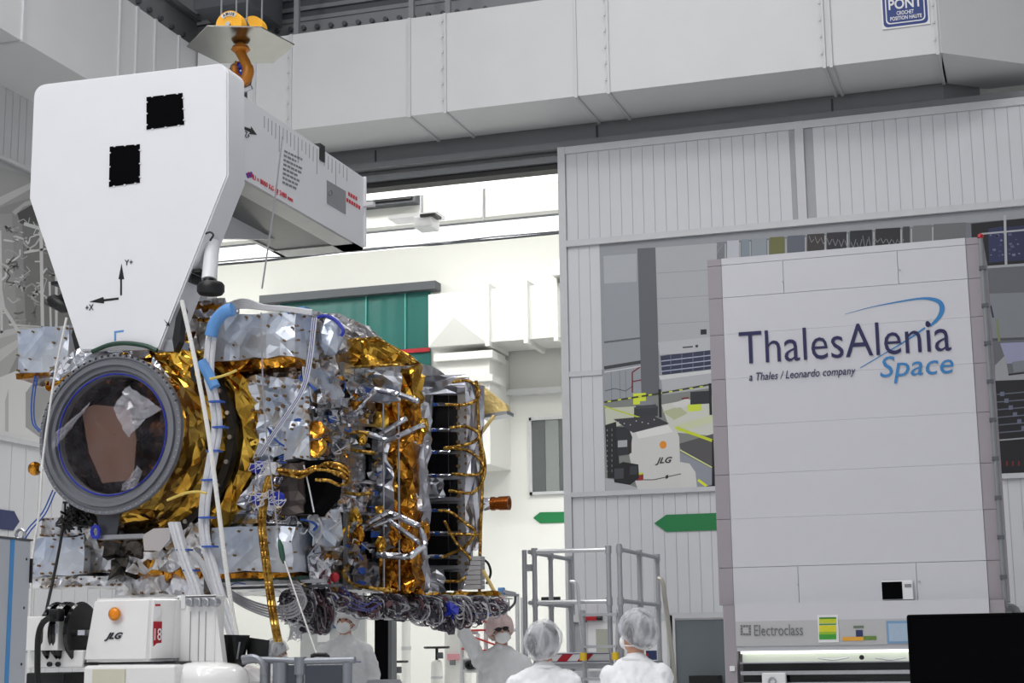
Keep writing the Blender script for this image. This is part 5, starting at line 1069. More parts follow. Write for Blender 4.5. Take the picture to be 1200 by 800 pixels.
c = onY(1010, 770, YT-.12); MB().cyl(c, c+Vector((0, -.02, 0)), .02, 10).build('lock', BLACK, tw); pxbox(MB(), 893, 788, 921, 815, YT-.14, .06, 'rbox', r=.008).build('socket_plate', WHITE, tw)
c = onY(905, 798, YT-.145); MB().lathe(c, (0, -1, 0), [(0, .035), (.006, .035), (.006, .022), (-.01, .02), (-.01, .001)], 20).build('socket', ALU, tw); pxbox(MB(), 855, 780, 861, 786, YT-.12, .02).build('white_button', WHITE, tw)
pp = thing('notice_sheet', 'white sheet with green and yellow table on the tower hood', 'notice', onY(970, 752, YHd-.01))
pxbox(MB(), 958.5, 720, 982.5, 752.5, YHd-.006, .005).build('sheet', WHITE, pp)
for (y0, y1, cc) in ((723, 725, (50, 120, 30)), (725, 730, (190, 196, 40)), (730.5, 732, (60, 130, 30)), (732.5, 740, (206, 200, 40)), (740, 743, (140, 180, 40)), (743, 749, (56, 150, 50))):
    pxbox(MB(), 960, y0, 980, y1, YHd-.008, .002).build('table_row', M('row_%d' % int(y0*10), rgb(*cc), .6, var=.15, vscale=60), pp)
pp = thing('warning_label', 'orange and green strip label with a small blue square on the tower hood', 'label', onY(1007, 750, YHd-.01))
pxbox(MB(), 987, 746, 1012, 750.5, YHd-.005, .004).build('orange_strip', M('label_orange', rgb(220, 160, 50), .5), pp); pxbox(MB(), 1012, 745, 1027, 749.5, YHd-.005, .004).build('green_strip', M('label_green', rgb(96, 130, 50), .5), pp)
pxbox(MB(), 1003, 738, 1011, 745.5, YHd-.005, .004).build('blue_square', NAVY, pp); pxbox(MB(), 1000, 733, 1012, 735.5, YHd-.005, .004).build('small_strip', M('label_green2', rgb(96, 110, 90), .5), pp)
pp = thing('framed_sheet', 'pale blue framed sheet on the tower hood beside the black monitor', 'notice', onY(1055, 753, YHd-.01))
pxbox(MB(), 1039, 727, 1090, 753.5, YHd-.006, .005).build('frame', M('frame_blue', rgb(116, 152, 186), .5), pp); pxbox(MB(), 1041.5, 730, 1088, 751, YHd-.008, .003).build('sheet', M('sheet_paleblue', rgb(158, 178, 198), .5, var=.1, vscale=40), pp)
dp = thing('control_display', 'small white control box with a black screen on the tower', 'display', onY(1050, 703, YT-.04))
pxbox(MB(), 1033, 680, 1070, 702.5, YT-.04, .035, 'rbox', r=.006).build('case', WHITE, dp); pxbox(MB(), 1033.5, 681.5, 1057.5, 702, YT-.043, .004).build('screen', MATTEB, dp); pxbox(MB(), 1060, 684, 1068, 688, YT-.043, .004).build('speaker_slot', STEELB, dp)
rd = tw
a, b = onY(1150, 277, YT-.02), onY(1173, 712, YT-.02); a.x = b.x = TX1+.125; MB().tube([b, a], .02, 8).build('conduit_pole', STEELB, rd); MB().ball(a, .03, 1).build('red_tip', RED, rd)
for k in range(9): zc_ = 2.05+k*.32; MB().box(a.x-.028, a.x+.028, YT-.045, YT+.005, zc_, zc_+.03).build('clamp', STEELD, rd)
c = onY(1172, 712, YT+.2); MB().tube([c+Vector((-.1, 0, 0)), c, c+Vector((.12, 0, -.02)), c+Vector((.14, 0, -.2))], .035, 10, smooth=4).build('elbow', STEELB, rd)

# ================================================================== black monitor near the camera
mo = thing('black_monitor', 'large flat black monitor standing close in front of the tower', 'monitor', (1.0, 4.6, 0))
a, b = onY(1062, 720, 4.6), onY(1200, 719, 4.6)
MB().rbox(a.x, a.x+1.05, 4.6, 4.66, onY(1062, 850, 4.6).z-.3, a.z, .006).build('panel', MATTEB, mo); MB().box(a.x+.012, a.x+1.04, 4.595, 4.601, onY(1062, 850, 4.6).z-.28, a.z-.012).build('screen', MATTEB, mo)
xc = a.x+.52; MB().cyl((xc, 4.68, .02), (xc, 4.68, 1.4), .03, 12).build('stand_pole', STEELD, mo); MB().rbox(xc-.3, xc+.3, 4.4, 4.95, 0, .03, .01).build('stand_base', STEELD, mo)

# ================================================================== grey cabinet with blue stripe
YC = 8.3
cbn = thing('grey_cabinet', 'tall pale grey equipment cabinet with a blue edge stripe and lifting eye', 'cabinet', (onY(33, 715, YC).x-.27, YC-.5, 0))
xr = onY(33, 715, YC).x; zt_ = onY(37, 634, YC).z
CG = M('cabinet_grey', rgb(178, 182, 190), .4, var=.03)
MB().rbox(xr-.55, xr, YC-1.0, YC, 0, zt_, .006).build('body', CG, cbn); MB().box(xr-.56, xr+.004, YC-1.01, YC+.004, zt_, zt_+.012).build('top_cap', STEELD, cbn)
xb = onX(11, 715, xr).y; MB().box(xr-.002, xr+.004, xb-.018, xb+.018, .05, zt_-.002).build('blue_stripe', M('stripe_blue', rgb(70, 140, 200), .4), cbn)
c = onX(24, 627, xr-.03); MB().tube([c+Vector((.03*math.cos(k*.63), 0, .03*math.sin(k*.63)+.005)) for k in range(10)], .009, 8, close=True).build('lifting_eye', ALU, cbn, smooth=True)
for (a, b) in ((31, 655), (28, 712), (25, 778)): c = onX(a, b, xr); MB().cyl((xr-.004, c.y, c.z), (xr+.002, c.y, c.z), .008, 8).build('screw_hole', BLACK, cbn)
MB().box(xr-.03, xr+.01, YC+.001, YC+.014, zt_-.24, zt_-.1).build('hinge', BLACK, cbn)

# ================================================================== mast lift in front of the satellite
YJ = 9.4
jl = thing('mast_lift', 'white mobile mast lift with orange lens, red number plate and black cable reel', 'lift', (onY(175, 760, YJ).x, YJ+.4, 0))
JW = M('lift_white', rgb(232, 231, 230), .25, var=.02, coat=.4)
def jx(px, py=740, Y=YJ): return onY(px, py, Y).x
def jz(px, py, Y=YJ): return onY(px, py, Y).z
bm = bmesh.new()
x0, x1, z0, z1 = jx(98), jx(191), jz(145, 775), jz(145, 700)
P8 = [(x0, YJ, z0), (jx(174), YJ, z0), (x1, YJ+.14, z0), (x1, YJ+.62, z0), (x0, YJ+.62, z0)]
T8 = [(x0+.035, YJ+.05, z1), (jx(172), YJ+.05, z1), (x1-.0, YJ+.18, z1), (x1-.0, YJ+.62, z1+.02), (x0+.035, YJ+.62, z1+.02)]
lo = [bm.verts.new(p_) for p_ in P8]; hi = [bm.verts.new(p_) for p_ in T8]
bm.faces.new(list(reversed(lo))); bm.faces.new(hi)
for i in range(5): j = (i+1) % 5; bm.faces.new((lo[i], lo[j], hi[j], hi[i]))
bmesh.ops.recalc_face_normals(bm, faces=bm.faces[:]); bmesh.ops.bevel(bm, geom=bm.edges[:], offset=.018, segments=3, affect='EDGES')
mb = MB(); mb.bm(bm); hood = mb.build('hood', JW, jl, smooth=True)
c = onY(133, 719, YJ-.005); c.y = YJ+.012
MB().lathe(c, (0, -1, 0), [(0, .038), (.008, .038), (.018, .03), (.022, .015), (.023, .001)], 24).build('orange_lens', ORANGE, hood, smooth=True); MB().lathe(c, (0, -1, 0), [(0, .043), (.01, .043), (.012, .038)], 24).build('lens_rim', M('lens_rim', rgb(200, 130, 40), .4), hood, smooth=True)
dz = (T8[0][2]-P8[0][2]); tilt = Vector((0, .05, dz)).normalized()
o_ = onY(121, 751, YJ); o_.y = YJ+.05*(o_.z-z0)/dz-.004
text('lettering', 'JLG', o_, (1, 0, 0), tilt, jx(142)-jx(121), M('lift_letter', rgb(28, 26, 40), .4), hood, height=.055, shear=.45, bold=.035)
e1 = (Vector((x1, YJ+.16, 0))-Vector((jx(173.5), YJ+.015, 0))).normalized()
def bev(px, py):      # point on the slanted corner face of the hood
    d = ray(px, py); n_ = Vector((e1.y, -e1.x, 0)); p0 = Vector((jx(173.5), YJ+.02, 0)); return CAM+d*((p0-CAM).dot(n_)/d.dot(n_))+n_*.004
MB().prism([bev(179.5, 728), bev(189.5, 728), bev(188.5, 758), bev(179, 758)], Vector((e1.y, -e1.x, 0))*.003).build('number_plate', M('plate_red', rgb(158, 12, 34), .4), hood)
A_ = bev(180.2, 750)+Vector((e1.y, -e1.x, 0))*.003; text('lettering', '18', A_, e1, (0, 0, 1), (bev(188.5, 750)-bev(180.2, 750)).length, WHITE, hood, height=.075)
MB().prism([bev(181, 707), bev(188, 707), bev(188, 722), bev(181, 722)], Vector((e1.y, -e1.x, 0))*.002).build('warning_sticker', WHITE, hood); MB().prism([bev(181.5, 707.5), bev(187.6, 707.5), bev(187.6, 710), bev(181.5, 710)], Vector((e1.y, -e1.x, 0))*.003).build('sticker_head', RED, hood)
MB().prism([bev(183, 761), bev(187, 761), bev(187, 767), bev(183, 767)], Vector((e1.y, -e1.x, 0))*.002).build('small_sticker', STEELB, hood)
pxbox(MB(), 191.5, 702, 206, 775, YJ+.18, .4, 'rbox', r=.008).build('service_door', JW, jl); 
for yy in (708, 759): pxbox(MB(), 192, yy, 195, yy+12, YJ+.165, .02).build('hinge', ALU, jl)
pxbox(MB(), 205, 697, 252, 776, YJ+.22, .13, 'rbox', r=.012).build('control_box', JW, jl); pxbox(MB(), 214, 698, 252, 699.5, YJ+.215, .13).build('box_seam', STEELD, jl)
MB().prism([onY(*p_, YJ+.23) for p_ in ((252, 702), (252, 776), (262, 782))], (0, .06, 0)).build('slanted_cheek', JW, jl)
for px in (224, 233.5, 243, 252): c = onY(px, 705.5, YJ+.2); MB().lathe(c, (0, -1, 0), [(-.03, .028), (0, .028), (.03, .026), (.034, .016), (.03, .001)], 18).build('knob', ALU, jl, smooth=True)
pxbox(MB(), 212, 697, 217, 713, YJ+.212, .005).build('sticker', WHITE, jl); pxbox(MB(), 207, 700, 208, 772, YJ+.212, .01).build('box_seam', STEELD, jl)
for px in (222, 232, 240): pxbox(MB(), px, 716, px+.7, 774, YJ+.213, .01).build('box_rib', BACKING, jl)
pxbox(MB(), 98, 775.5, 206, 778, YJ+.02, .5).build('black_strip', BLACK, jl)  # plain black strip along the lower edge of the hood
# turret under the hood and mast down to the floor
zb_ = jz(145, 778); cx_ = jx(190)
MB().lathe((cx_-.1, YJ+.55, .5), (0, 0, 1), [(0, .25), (0, .55), (.5, .6), (zb_-.62, .58), (zb_-.56, .5), (zb_-.52, .42), (zb_-.5, .001)], 40).build('turret', JW, jl, smooth=True)
MB().rbox(jx(76), jx(235), YJ+.05, YJ+1.0, .2, .55, .04).build('chassis', JW, jl)
for sx in (76, 215):
    for dy in (.1, .8): c = Vector((jx(sx)+.1, YJ+dy, .14)); MB().lathe(c, (1, 0, 0), [(-.06, .06), (-.06, .13), (-.04, .14), (.04, .14), (.06, .13), (.06, .06)], 24).build('wheel', BLACK, jl, smooth=True)
pxbox(MB(), 108, 784, 146, 802, YJ-.06, .01).build('faded_sticker', M('faded_yellow', rgb(206, 204, 184), .6), jl)
pxbox(MB(), 97, 779, 205, 812, YJ-.05, .12, 'rbox', r=.02).build('skirt_panel', JW, jl)
m = MB().lathe((jx(222), YJ+.22, jz(222, 815)), (0, 0, 1), [(0, .21), (.1, .21), (.16, .19), (.19, .15), (.205, .08), (.21, .001)], 48); m.v = [Vector((jx(222)+(v.x-jx(222))*1.42, v.y, v.z)) for v in m.v]; m.build('turret_dome', JW, jl, smooth=True)
# cable reel beside the hood
for k, (px, w_) in enumerate(((72, .05), (88, .06))):
    c = onY(px, 741, YJ+.1); MB().lathe(c, (1, 0, -.0), [(-w_, .001), (-w_, .19), (-w_+.015, .2), (-w_+.03, .19), (-w_+.035, .1), (w_-.035, .1), (w_-.03, .19), (w_-.015, .2), (w_, .19), (w_, .001)], 40).build('cable_reel', GLOSSB, jl, smooth=True)
c = onY(84, 741, YJ-.1); MB().cyl((jx(58), YJ+.1, c.z), (jx(100), YJ+.1, c.z), .02, 10).build('reel_axle', ALU, jl)
pxbox(MB(), 91, 738, 99, 744, YJ-.1, .004).build('reel_sticker', CG, jl); 
pxbox(MB(), 27, 722, 68, 762, YJ-.08, .18, 'rbox', r=.006).build('reel_box', JW, jl); pxbox(MB(), 57, 731, 67, 742, YJ-.085, .005).build('box_mark', CG, jl)
pxbox(MB(), 33, 762, 97, 782, YJ+.0, .2, 'rbox', r=.01).build('reel_bracket', JW, jl); pxbox(MB(), 56, 713, 68, 728, YJ-.12, .08, 'rbox', r=.01).build('power_plug', BLACK, jl)
for px in (59, 69): c = onY(px, 778, YJ); MB().cyl(c, c+Vector((0, -.02, 0)), .016, 10).build('bracket_bolt', BLACK, jl)
pxbox(MB(), 30, 788, 74, 815, YJ-.02, .4, 'rbox', r=.01).build('battery_tray', BLACK, jl)
MB().tube([onY(a, b, YJ-.16) for a, b in ((60, 722), (50, 730), (45, 745), (44, 770), (44, 800), (44, 840))], .02, 8, smooth=5).build('supply_cable', BLACK, jl, smooth=True)

# ================================================================== work basket with two screens
YR = 9.7
bk = thing('work_basket', 'grey tube guard rail basket with dark infill panels', 'railing', (onY(360, 780, YR).x, YR, 0))
RT = M('rail_grey', rgb(140, 143, 150), .35, .5, var=.05)
MB().tube([onY(285, 775, YR), onY(296, 773, YR), onY(312, 773, YR), onY(355, 774.5, YR), onY(416, 773, YR)], .022, 12).build('head_rail', RT, bk, smooth=True)
MB().tube([onY(284, 771, YR-.1), onY(298, 770, YR-.1), onY(308, 778, YR-.1), onY(310, 790, YR-.1)], .02, 10, smooth=5).build('bent_handle', RT, bk, smooth=True)
for px, r in ((311, .034), (329, .05), (352, .026), (407, .03)): c = onY(px, 776, YR); MB().cyl((c.x, YR, 0), (c.x, YR, c.z), r, 16).build('post', RT, bk, smooth=True)
c = onY(352, 779, YR); MB().cyl((c.x, YR, c.z-.06), (c.x, YR, c.z+.05), .04, 14).build('rail_joint', RT, bk, smooth=True)
for a, b in ((333, 347), (357, 402)): pxbox(MB(), a, 779, b, 850, YR-.01, .02).build('infill_panel', M('infill_dark', rgb(58, 62, 72), .5), bk)
MB().tube([onY(a, b, YR+.02) for a, b in ((366, 772), (366, 768), (369, 767), (382, 767), (384, 769), (384, 772))], .014, 8).build('black_handle', BLACK, bk)
s1 = thing('control_screen', 'tilted black touch screen clamped to the basket rail', 'screen', onY(272, 785, YR-.2))
m = MB(); m.hexa([onY(a, b, YR+.07) for a, b in ((254, 785), (283, 787), (293, 744), (248, 743))]+[onY(a, b, YR+.09) for a, b in ((254, 785), (283, 787), (293, 744), (248, 743))]); m.build('case', BLACK, s1)
m = MB(); m.prism([onY(a, b, YR+.048) for a, b in ((256, 782), (281, 784), (290, 746), (250, 745))], (0, -.003, 0)); m.build('glass', GLOSSB, s1); MB().tube([onY(281, 752, YR+.042), onY(278, 772, YR+.042)], .006, 5).build('stylus', ALU, s1)
MB().tube([onY(280, 783, YR+.07), onY(288, 776, YR+.0)], .014, 8).build('arm', BLACK, s1)
s2 = thing('control_screen', 'second black screen turned away behind the touch screen', 'screen', onY(303, 772, YR-.05))
m = MB(); q = [(288, 746), (316, 750), (314, 771), (290, 772)]; m.hexa([onY(a, b, YR+.12) for a, b in q]+[onY(a, b, YR+.16) for a, b in q]); m.build('case', BLACK, s2); MB().tube([onY(300, 770, YR+.14), onY(300, 775, YR)], .014, 8).build('arm', BLACK, s2)

# ================================================================== aluminium access platform
pf = thing('access_platform', 'mobile aluminium access platform with guard rails and a red-white striped toe board', 'platform', (onY(690, 760, 15.6).x, 15.8, 0))
Y0 = 15.2; RA = M('platform_alu', rgb(178, 180, 185), .4, .35, var=.06); RB = M('bright_alu', rgb(224, 225, 228), .3, .7)
zd = onY(690, 773, Y0).z
xl, xr_ = onY(621, 700, Y0).x, onY(714, 700, Y0).x; xl2, xr2 = onY(627, 700, Y0).x, onY(727, 700, Y0).x
ztp = onY(670, 645, Y0).z; zmd = onY(670, 705, Y0).z
yb = onX(668, 659, xl).y; yb2 = onX(770, 655, xr2).y
def tub(a, b, r, nm, mt=RA): MB().tube([a, b], r, 10).build(nm, mt, pf, smooth=True)
for x, y, zt__ in ((xl-.05, Y0, ztp+.02), (xl2, Y0, ztp), (xl, (Y0+yb)/2, ztp), (xl, yb, ztp), (xr_, Y0, ztp+.03), (xr2, Y0, ztp+.05), (xr2, (Y0+yb2)/2, ztp), (xr2, yb2, ztp)): tub((x, y, .1), (x, y, zt__), .024, 'post')
for z in (ztp, zmd):
    tub((xl2, Y0, z), (xr_, Y0, z), .021, 'rail', RB); tub((xl, Y0, z), (xl, yb, z), .021, 'guard_rail'); tub((xr2, Y0, z), (xr2, yb2, z), .021, 'guard_rail')
for x, y in ((xl2, Y0), (xr_, Y0), (xl, yb), (xr2, Y0), (xr2, yb2), (xr2, (Y0+yb2)/2), (xl, (Y0+yb)/2)):
    for z in (ztp, zmd): MB().cyl((x, y, z-.04), (x, y, z+.035), .031, 10).build('rail_joint', RA, pf, smooth=True)
MB().box(xl, xr2, Y0-.02, yb2, zd-.08, zd-.03).build('deck', RA, pf)
tb = MB().box(xl2, xr_, Y0-.05, Y0-.03, zd-.03, onY(690, 764, Y0).z).build('toe_board', WHITE, pf)
zt0, zt1 = zd-.01, onY(690, 766, Y0).z; k = 0; x = xl2+.02
while x < xr_-.12:
    MB().prism([(x, Y0-.051, zt0), (x+.1, Y0-.051, zt0), (x+.16, Y0-.051, zt1), (x+.06, Y0-.051, zt1)], (0, -.003, 0)).build('red_stripe', RED, tb); x += .2
for z in (zt0-.006, zt1): MB().box(xl2, xr_, Y0-.054, Y0-.05, z, z+.006).build('blue_line', NAVY, tb)
MB().box(xl2, xr_, Y0-.06, Y0-.02, zd-.16, zd-.1).build('deck_beam', RB, pf); MB().box(xr2-.03, xr2+.03, Y0, yb2, zd-.14, zd-.02).build('deck_beam', RA, pf)
# ladder leaning against the deck front
ld = thing('step_ladder', 'aluminium step ladder with yellow joints leaning at the platform front', 'ladder', (onY(700, 780, Y0-.3).x, Y0-.5, 0))
Lx, Rx = onY(681, 740, Y0-.2).x, onY(723, 740, Y0-.2).x; zL = onY(690, 715, Y0-.15).z
for x, dx in ((Lx, .14), (Rx, .02)): MB().tube([(x, Y0-.12, zL), (x+dx, Y0-.55, 0)], .026, 6).build('stringer', RA, ld)
for k in range(7): t = .02+k*.155; MB().box(Lx+.14*t, Rx+.02*t, Y0-.12-.43*t-.05, Y0-.12-.43*t+.05, zL*(1-t)-.015, zL*(1-t)+.01).build('step', RA, ld)
for x in (Lx+.05, Rx+.01): c = Vector((x, Y0-.28, onY(684, 771, Y0-.3).z)); MB().cyl(c+Vector((0, -.04, -.02)), c+Vector((0, -.04, .05)), .034, 10).build('yellow_joint', M('joint_yellow', rgb(226, 190, 40), .4), ld, smooth=True)
for pts, nm in ((((668, 681), (674, 682), (677, 690), (679, 716), (684, 760)), 'handrail'),): MB().tube([onY(a, b, Y0-.1) for a, b in pts], .016, 8, smooth=4).build(nm, RB, ld, smooth=True)
MB().tube([onY(a, b, Y0+.9) for a, b in ((771, 677), (776, 681), (779, 700), (786, 755), (796, 850))], .024, 8, smooth=4).build('stair_handrail', M('rail_warm', rgb(196, 192, 182), .35, .5), pf, smooth=True)
pxbox(MB(), 757, 762, 769, 773, Y0+.3, .03).build('blue_plate', NAVY, pf); pxbox(MB(), 757, 765, 760, 769, Y0+.295, .004).build('red_mark', RED, pf)
pxbox(MB(), 615, 661, 622, 669, Y0-.01, .05).build('latch_plate', RA, pf)
# white scaffold with red chains behind the technician
sf = thing('white_scaffold', 'white tube scaffold with red barrier chains behind the reaching technician', 'scaffold', (onY(570, 780, 18.6).x, 18.8, 0))
YS = 18.6; SW = M('scaffold_white', rgb(214, 216, 216), .4, var=.03)
for px, y0, dy in ((541, 738, 0), (560, 742, .9), (569, 700, 0), (592, 696, .9), (606, 696, 0), (612, 700, .9)): c = onY(px, y0, YS+dy); MB().tube([(c.x, YS+dy, 0), c], .025, 10).build('upright', SW, sf, smooth=True)
for (a, b) in (((570, 694), (608, 697)), ((592, 737), (608, 738)), ((541, 772), (606, 770)), ((541, 786), (606, 785)), ((541, 741), (560, 741))): MB().tube([onY(*a, YS), onY(*b, YS)], .02, 8).build('ledger', SW, sf, smooth=True)
for pts in (((541, 741), (560, 748), (585, 757)), ((541, 760), (565, 762), (580, 761)), ((560, 700), (580, 702), (592, 698)), ((566, 727), (585, 735), (600, 742)), ((541, 739), (570, 738), (590, 740))): MB().tube([onY(a, b, YS-.04) for a, b in pts], .012, 6, smooth=4).build('red_chain', M('chain_red', rgb(200, 60, 60), .5), sf, smooth=True)
for a in (553, 560): pxbox(MB(), a, 763, a+5, 771, YS-.06, .05).build('yellow_tag', YELLOW, sf)
pxbox(MB(), 542, 772, 604, 786, YS+.02, .6).build('tray', SW, sf)
for a in (550, 563): c = onY(a, 779, YS-.05); MB().lathe(c, (0, -1, 0), [(-.05, .02), (-.05, .05), (.02, .05), (.02, .02)], 16).build('black_caster', BLACK, sf, smooth=True)
# coil of cable behind the basket
cc = thing('cable_coil', 'flat coil of pale cables lying on a crate behind the basket', 'cable', (onY(450, 800, 14.6).x, 14.6, 0))
c = onY(450, 799, 14.6)
for k in range(5): MB().tube([(c.x+(.2-.012*k)*math.cos(a*PI/12), 14.6+(.16-.01*k)*math.sin(a*PI/12), c.z-.06+.018*k) for a in range(24)], .013, 6, close=True).build('cable_turn', WCABLE, cc, smooth=True)
MB().rbox(c.x-.26, c.x+.26, 14.38, 14.85, 0, c.z-.075, .01).build('crate', CG, cc)
# ================================================================== people in clean-room clothing
SUIT = M('cleanroom_white', rgb(238, 239, 241), .7, var=.03, vscale=8, bump=.25, bscale=14)
SKIN = M('skin', rgb(196, 148, 124), .5, var=.06, vscale=20); MASKW = M('mask_white', rgb(238, 238, 238), .8, var=.02)
HAIR = M('hair_dark', rgb(52, 46, 46), .6, var=.2, vscale=30)
def cap_mat(name, col, lo, hi):
    m = bpy.data.materials.new(name); m.use_nodes = True; N = m.node_tree.nodes; L = m.node_tree.links; b = N['Principled BSDF']; b.inputs['Roughness'].default_value = .7; b.inputs['Base Color'].default_value = col
    tc = N.new('ShaderNodeTexCoord'); mp = N.new('ShaderNodeMapping'); mp.inputs['Scale'].default_value = (1, 1, .45); n = N.new('ShaderNodeTexNoise'); n.inputs['Scale'].default_value = 15; n.inputs['Detail'].default_value = 6; n.inputs['Distortion'].default_value = .8
    mr = N.new('ShaderNodeMapRange'); mr.inputs[1].default_value = .3; mr.inputs[2].default_value = .72; mr.inputs[3].default_value = lo; mr.inputs[4].default_value = hi
    L.new(tc.outputs['Object'], mp.inputs['Vector']); L.new(mp.outputs[0], n.inputs['Vector']); L.new(n.outputs['Fac'], mr.inputs[0]); L.new(mr.outputs[0], b.inputs['Alpha'])
    bp = N.new('ShaderNodeBump'); bp.inputs['Strength'].default_value = .6; bp.inputs['Distance'].default_value = .02; L.new(n.outputs['Fac'], bp.inputs['Height']); L.new(bp.outputs[0], b.inputs['Normal']); return m
CAPG = cap_mat('net_cap_sheer', rgb(222, 224, 230), .14, .78); CAPW = cap_mat('net_cap_white', rgb(236, 236, 238), .8, 1); CAPP = cap_mat('net_cap_pinkish', rgb(232, 206, 204), .75, 1)
def chain(mb, P, Rr, k=7, sq=(1, 1, 1)):
    for (a, b), (ra, rb) in zip(zip(P, P[1:]), zip(Rr, Rr[1:])):
        for i in range(k+1):
            t = i/k; mb.ball(Vector(a).lerp(Vector(b), t), ra+(rb-ra)*t, 2, sq)
def remesh(mb, voxel, it=4, wrinkle=0, seed=0):
    me = bpy.data.meshes.new('tmp'); me.from_pydata(mb.v, [], mb.f); o = bpy.data.objects.new('tmp', me); COL.objects.link(o)
    r = o.modifiers.new('r', 'REMESH'); r.mode = 'VOXEL'; r.voxel_size = voxel; s = o.modifiers.new('s', 'SMOOTH'); s.iterations = it; s.factor = .5
    dg = bpy.context.evaluated_depsgraph_get(); m2 = bpy.data.meshes.new_from_object(o.evaluated_get(dg)); bpy.data.objects.remove(o); bpy.data.meshes.remove(me)
    out = MB(); out.v = [v.co.copy() for v in m2.vertices]
    if wrinkle:
        for i, v in enumerate(m2.vertices):
            p_ = v.co*1.0+Vector((seed, 0, 0)); d = noise.turbulence(Vector((p_.x*8+p_.z*3, p_.y*8, p_.z*6-p_.x*4)), 3, True)-.5; out.v[i] += v.normal*d*wrinkle
    for p_ in m2.polygons: out._f(p_.vertices)
    bpy.data.meshes.remove(m2); return out
def person(label, loc, yaw, h=1.0, right=None, left=None, head=(0, 0, 0), cap=CAPW, glasses=False, lean=0, group=None, pocket=False):
    """stands at loc on the floor and faces local -Y turned by yaw; right / left = (elbow, wrist) of each arm; head = yaw, pitch, roll"""
    T = Matrix.Translation(Vector(loc)) @ Matrix.Rotation(yaw, 4, 'Z') @ Matrix.Scale(h, 4)
    right = right or ((-.24, .02, 1.13), (-.2, -.1, .9)); left = left or ((.24, .02, 1.13), (.2, -.1, .9))
    ch = Vector((0, -lean*.5, 1.28)); nk = Vector((0, -lean, 1.47)); H = Vector((0, -lean-.015, 1.625))
    Rh = Matrix.Translation(H) @ Matrix.Rotation(head[0], 4, 'Z') @ Matrix.Rotation(head[1], 4, 'X') @ Matrix.Rotation(head[2], 4, 'Y')
    hp = lambda x, y, z: Rh @ Vector((x, y, z))
    def skull(mb):
        for (c, r, s) in (((0, .01, .03), .1, (.78, .98, 1.0)), ((0, -.02, -.03), .078, (.8, .95, 1.15)), ((0, -.045, -.085), .035, (1.1, .9, .8)), ((0, -.1, -.01), .02, (.7, .9, 1.6)), ((-.03, -.075, .02), .022, (1, .6, .6)), ((.03, -.075, .02), .022, (1, .6, .6)), ((0, -.085, -.055), .018, (1.4, .8, .6))):
            bm = bmesh.new(); bmesh.ops.create_icosphere(bm, subdivisions=3, radius=1); mb.bm(bm, Rh @ Matrix.Translation(c) @ Matrix.Diagonal((r*s[0], r*s[1], r*s[2], 1)))
        for sx in (-1, 1): bm = bmesh.new(); bmesh.ops.create_icosphere(bm, subdivisions=2, radius=1); mb.bm(bm, Rh @ Matrix.Translation((sx*.08, .015, -.01)) @ Matrix.Diagonal((.012, .02, .032, 1)))
    def hand(mb, el, wr):
        el, wr = Vector(el), Vector(wr); d = (wr-el).normalized(); s = d.cross(Vector((0, -1, .2))).normalized(); n_ = s.cross(d)
        chain(mb, [wr, wr+d*.09], [.026, .03], 4, (1, 1, 1))
        for k, (off, ln) in enumerate(((-.03, .062), (-.01, .075), (.01, .072), (.03, .056))):
            b0 = wr+d*.095+s*off; b1 = b0+d*ln*.5+n_*.006; b2 = b1+d*ln*.45+n_*.018; chain(mb, [b0, b1, b2], [.0095, .009, .0075], 4)
        t0 = wr+d*.03+s*.028; t1 = t0+s*.03+d*.025; t2 = t1+s*.01+d*.03+n_*.01; chain(mb, [t0, t1, t2], [.013, .011, .009], 4)
    # body
    B = MB(); skull(B); chain(B, [nk-Vector((0, 0, .04)), H+Vector((0, .01, -.05))], [.058, .055], 5)
    chain(B, [(0, 0, .98), ch, nk-Vector((0, 0, .06))], [.13, .13, .07], 6, (1.1, .75, 1))
    for (e_, w_), sx in ((right, -1), (left, 1)):
        chain(B, [(sx*.17, -lean*.8, 1.35), e_, w_], [.048, .042, .028], 7); hand(B, e_, w_)
        chain(B, [(sx*.09, 0, .93), (sx*.1, -.02, .5), (sx*.1, .03, .09)], [.08, .055, .04], 8); chain(B, [(sx*.1, .03, .06), (sx*.11, -.14, .04)], [.045, .036], 4)
    B = remesh(B, .0085, 3); B.v = [T @ v for v in B.v]; pn = B.build('person', SKIN, smooth=2, label=label, cat='person', group=group)
    # coverall
    G = MB(); chain(G, [(0, 0, .92), (0, 0, 1.1), ch, nk-Vector((0, 0, .09))], [.165, .165, .17, .125], 6, (1.2, .82, 1)); chain(G, [nk-Vector((0, 0, .05)), nk+Vector((0, .0, .0))], [.082, .074], 3)
    for sx in (-1, 1): chain(G, [(sx*.03, -lean*.9, 1.44), (sx*.1, -lean*.85, 1.405), (sx*.18, -lean*.8, 1.37)], [.078, .075, .07], 4)
    for (e_, w_), sx in ((right, -1), (left, 1)):
        chain(G, [(sx*.182, -lean*.8, 1.365), e_, w_], [.078, .068, .05], 8); chain(G, [(sx*.09, 0, .9), (sx*.105, -.02, .5), (sx*.105, .03, .12)], [.118, .09, .075], 8)
    G = remesh(G, .0125, 3, .03, loc[0]); G.v = [T @ v for v in G.v]; cv = G.build('coverall', SUIT, pn, smooth=2)
    m = MB(); m.tube([T @ (nk+Vector((.078*math.cos(a*PI/12), .07*math.sin(a*PI/12), .0+.012*math.sin(a*PI/12)))) for a in range(24)], .012*h, 8, close=True); m.build('collar', SUIT, cv, smooth=True)
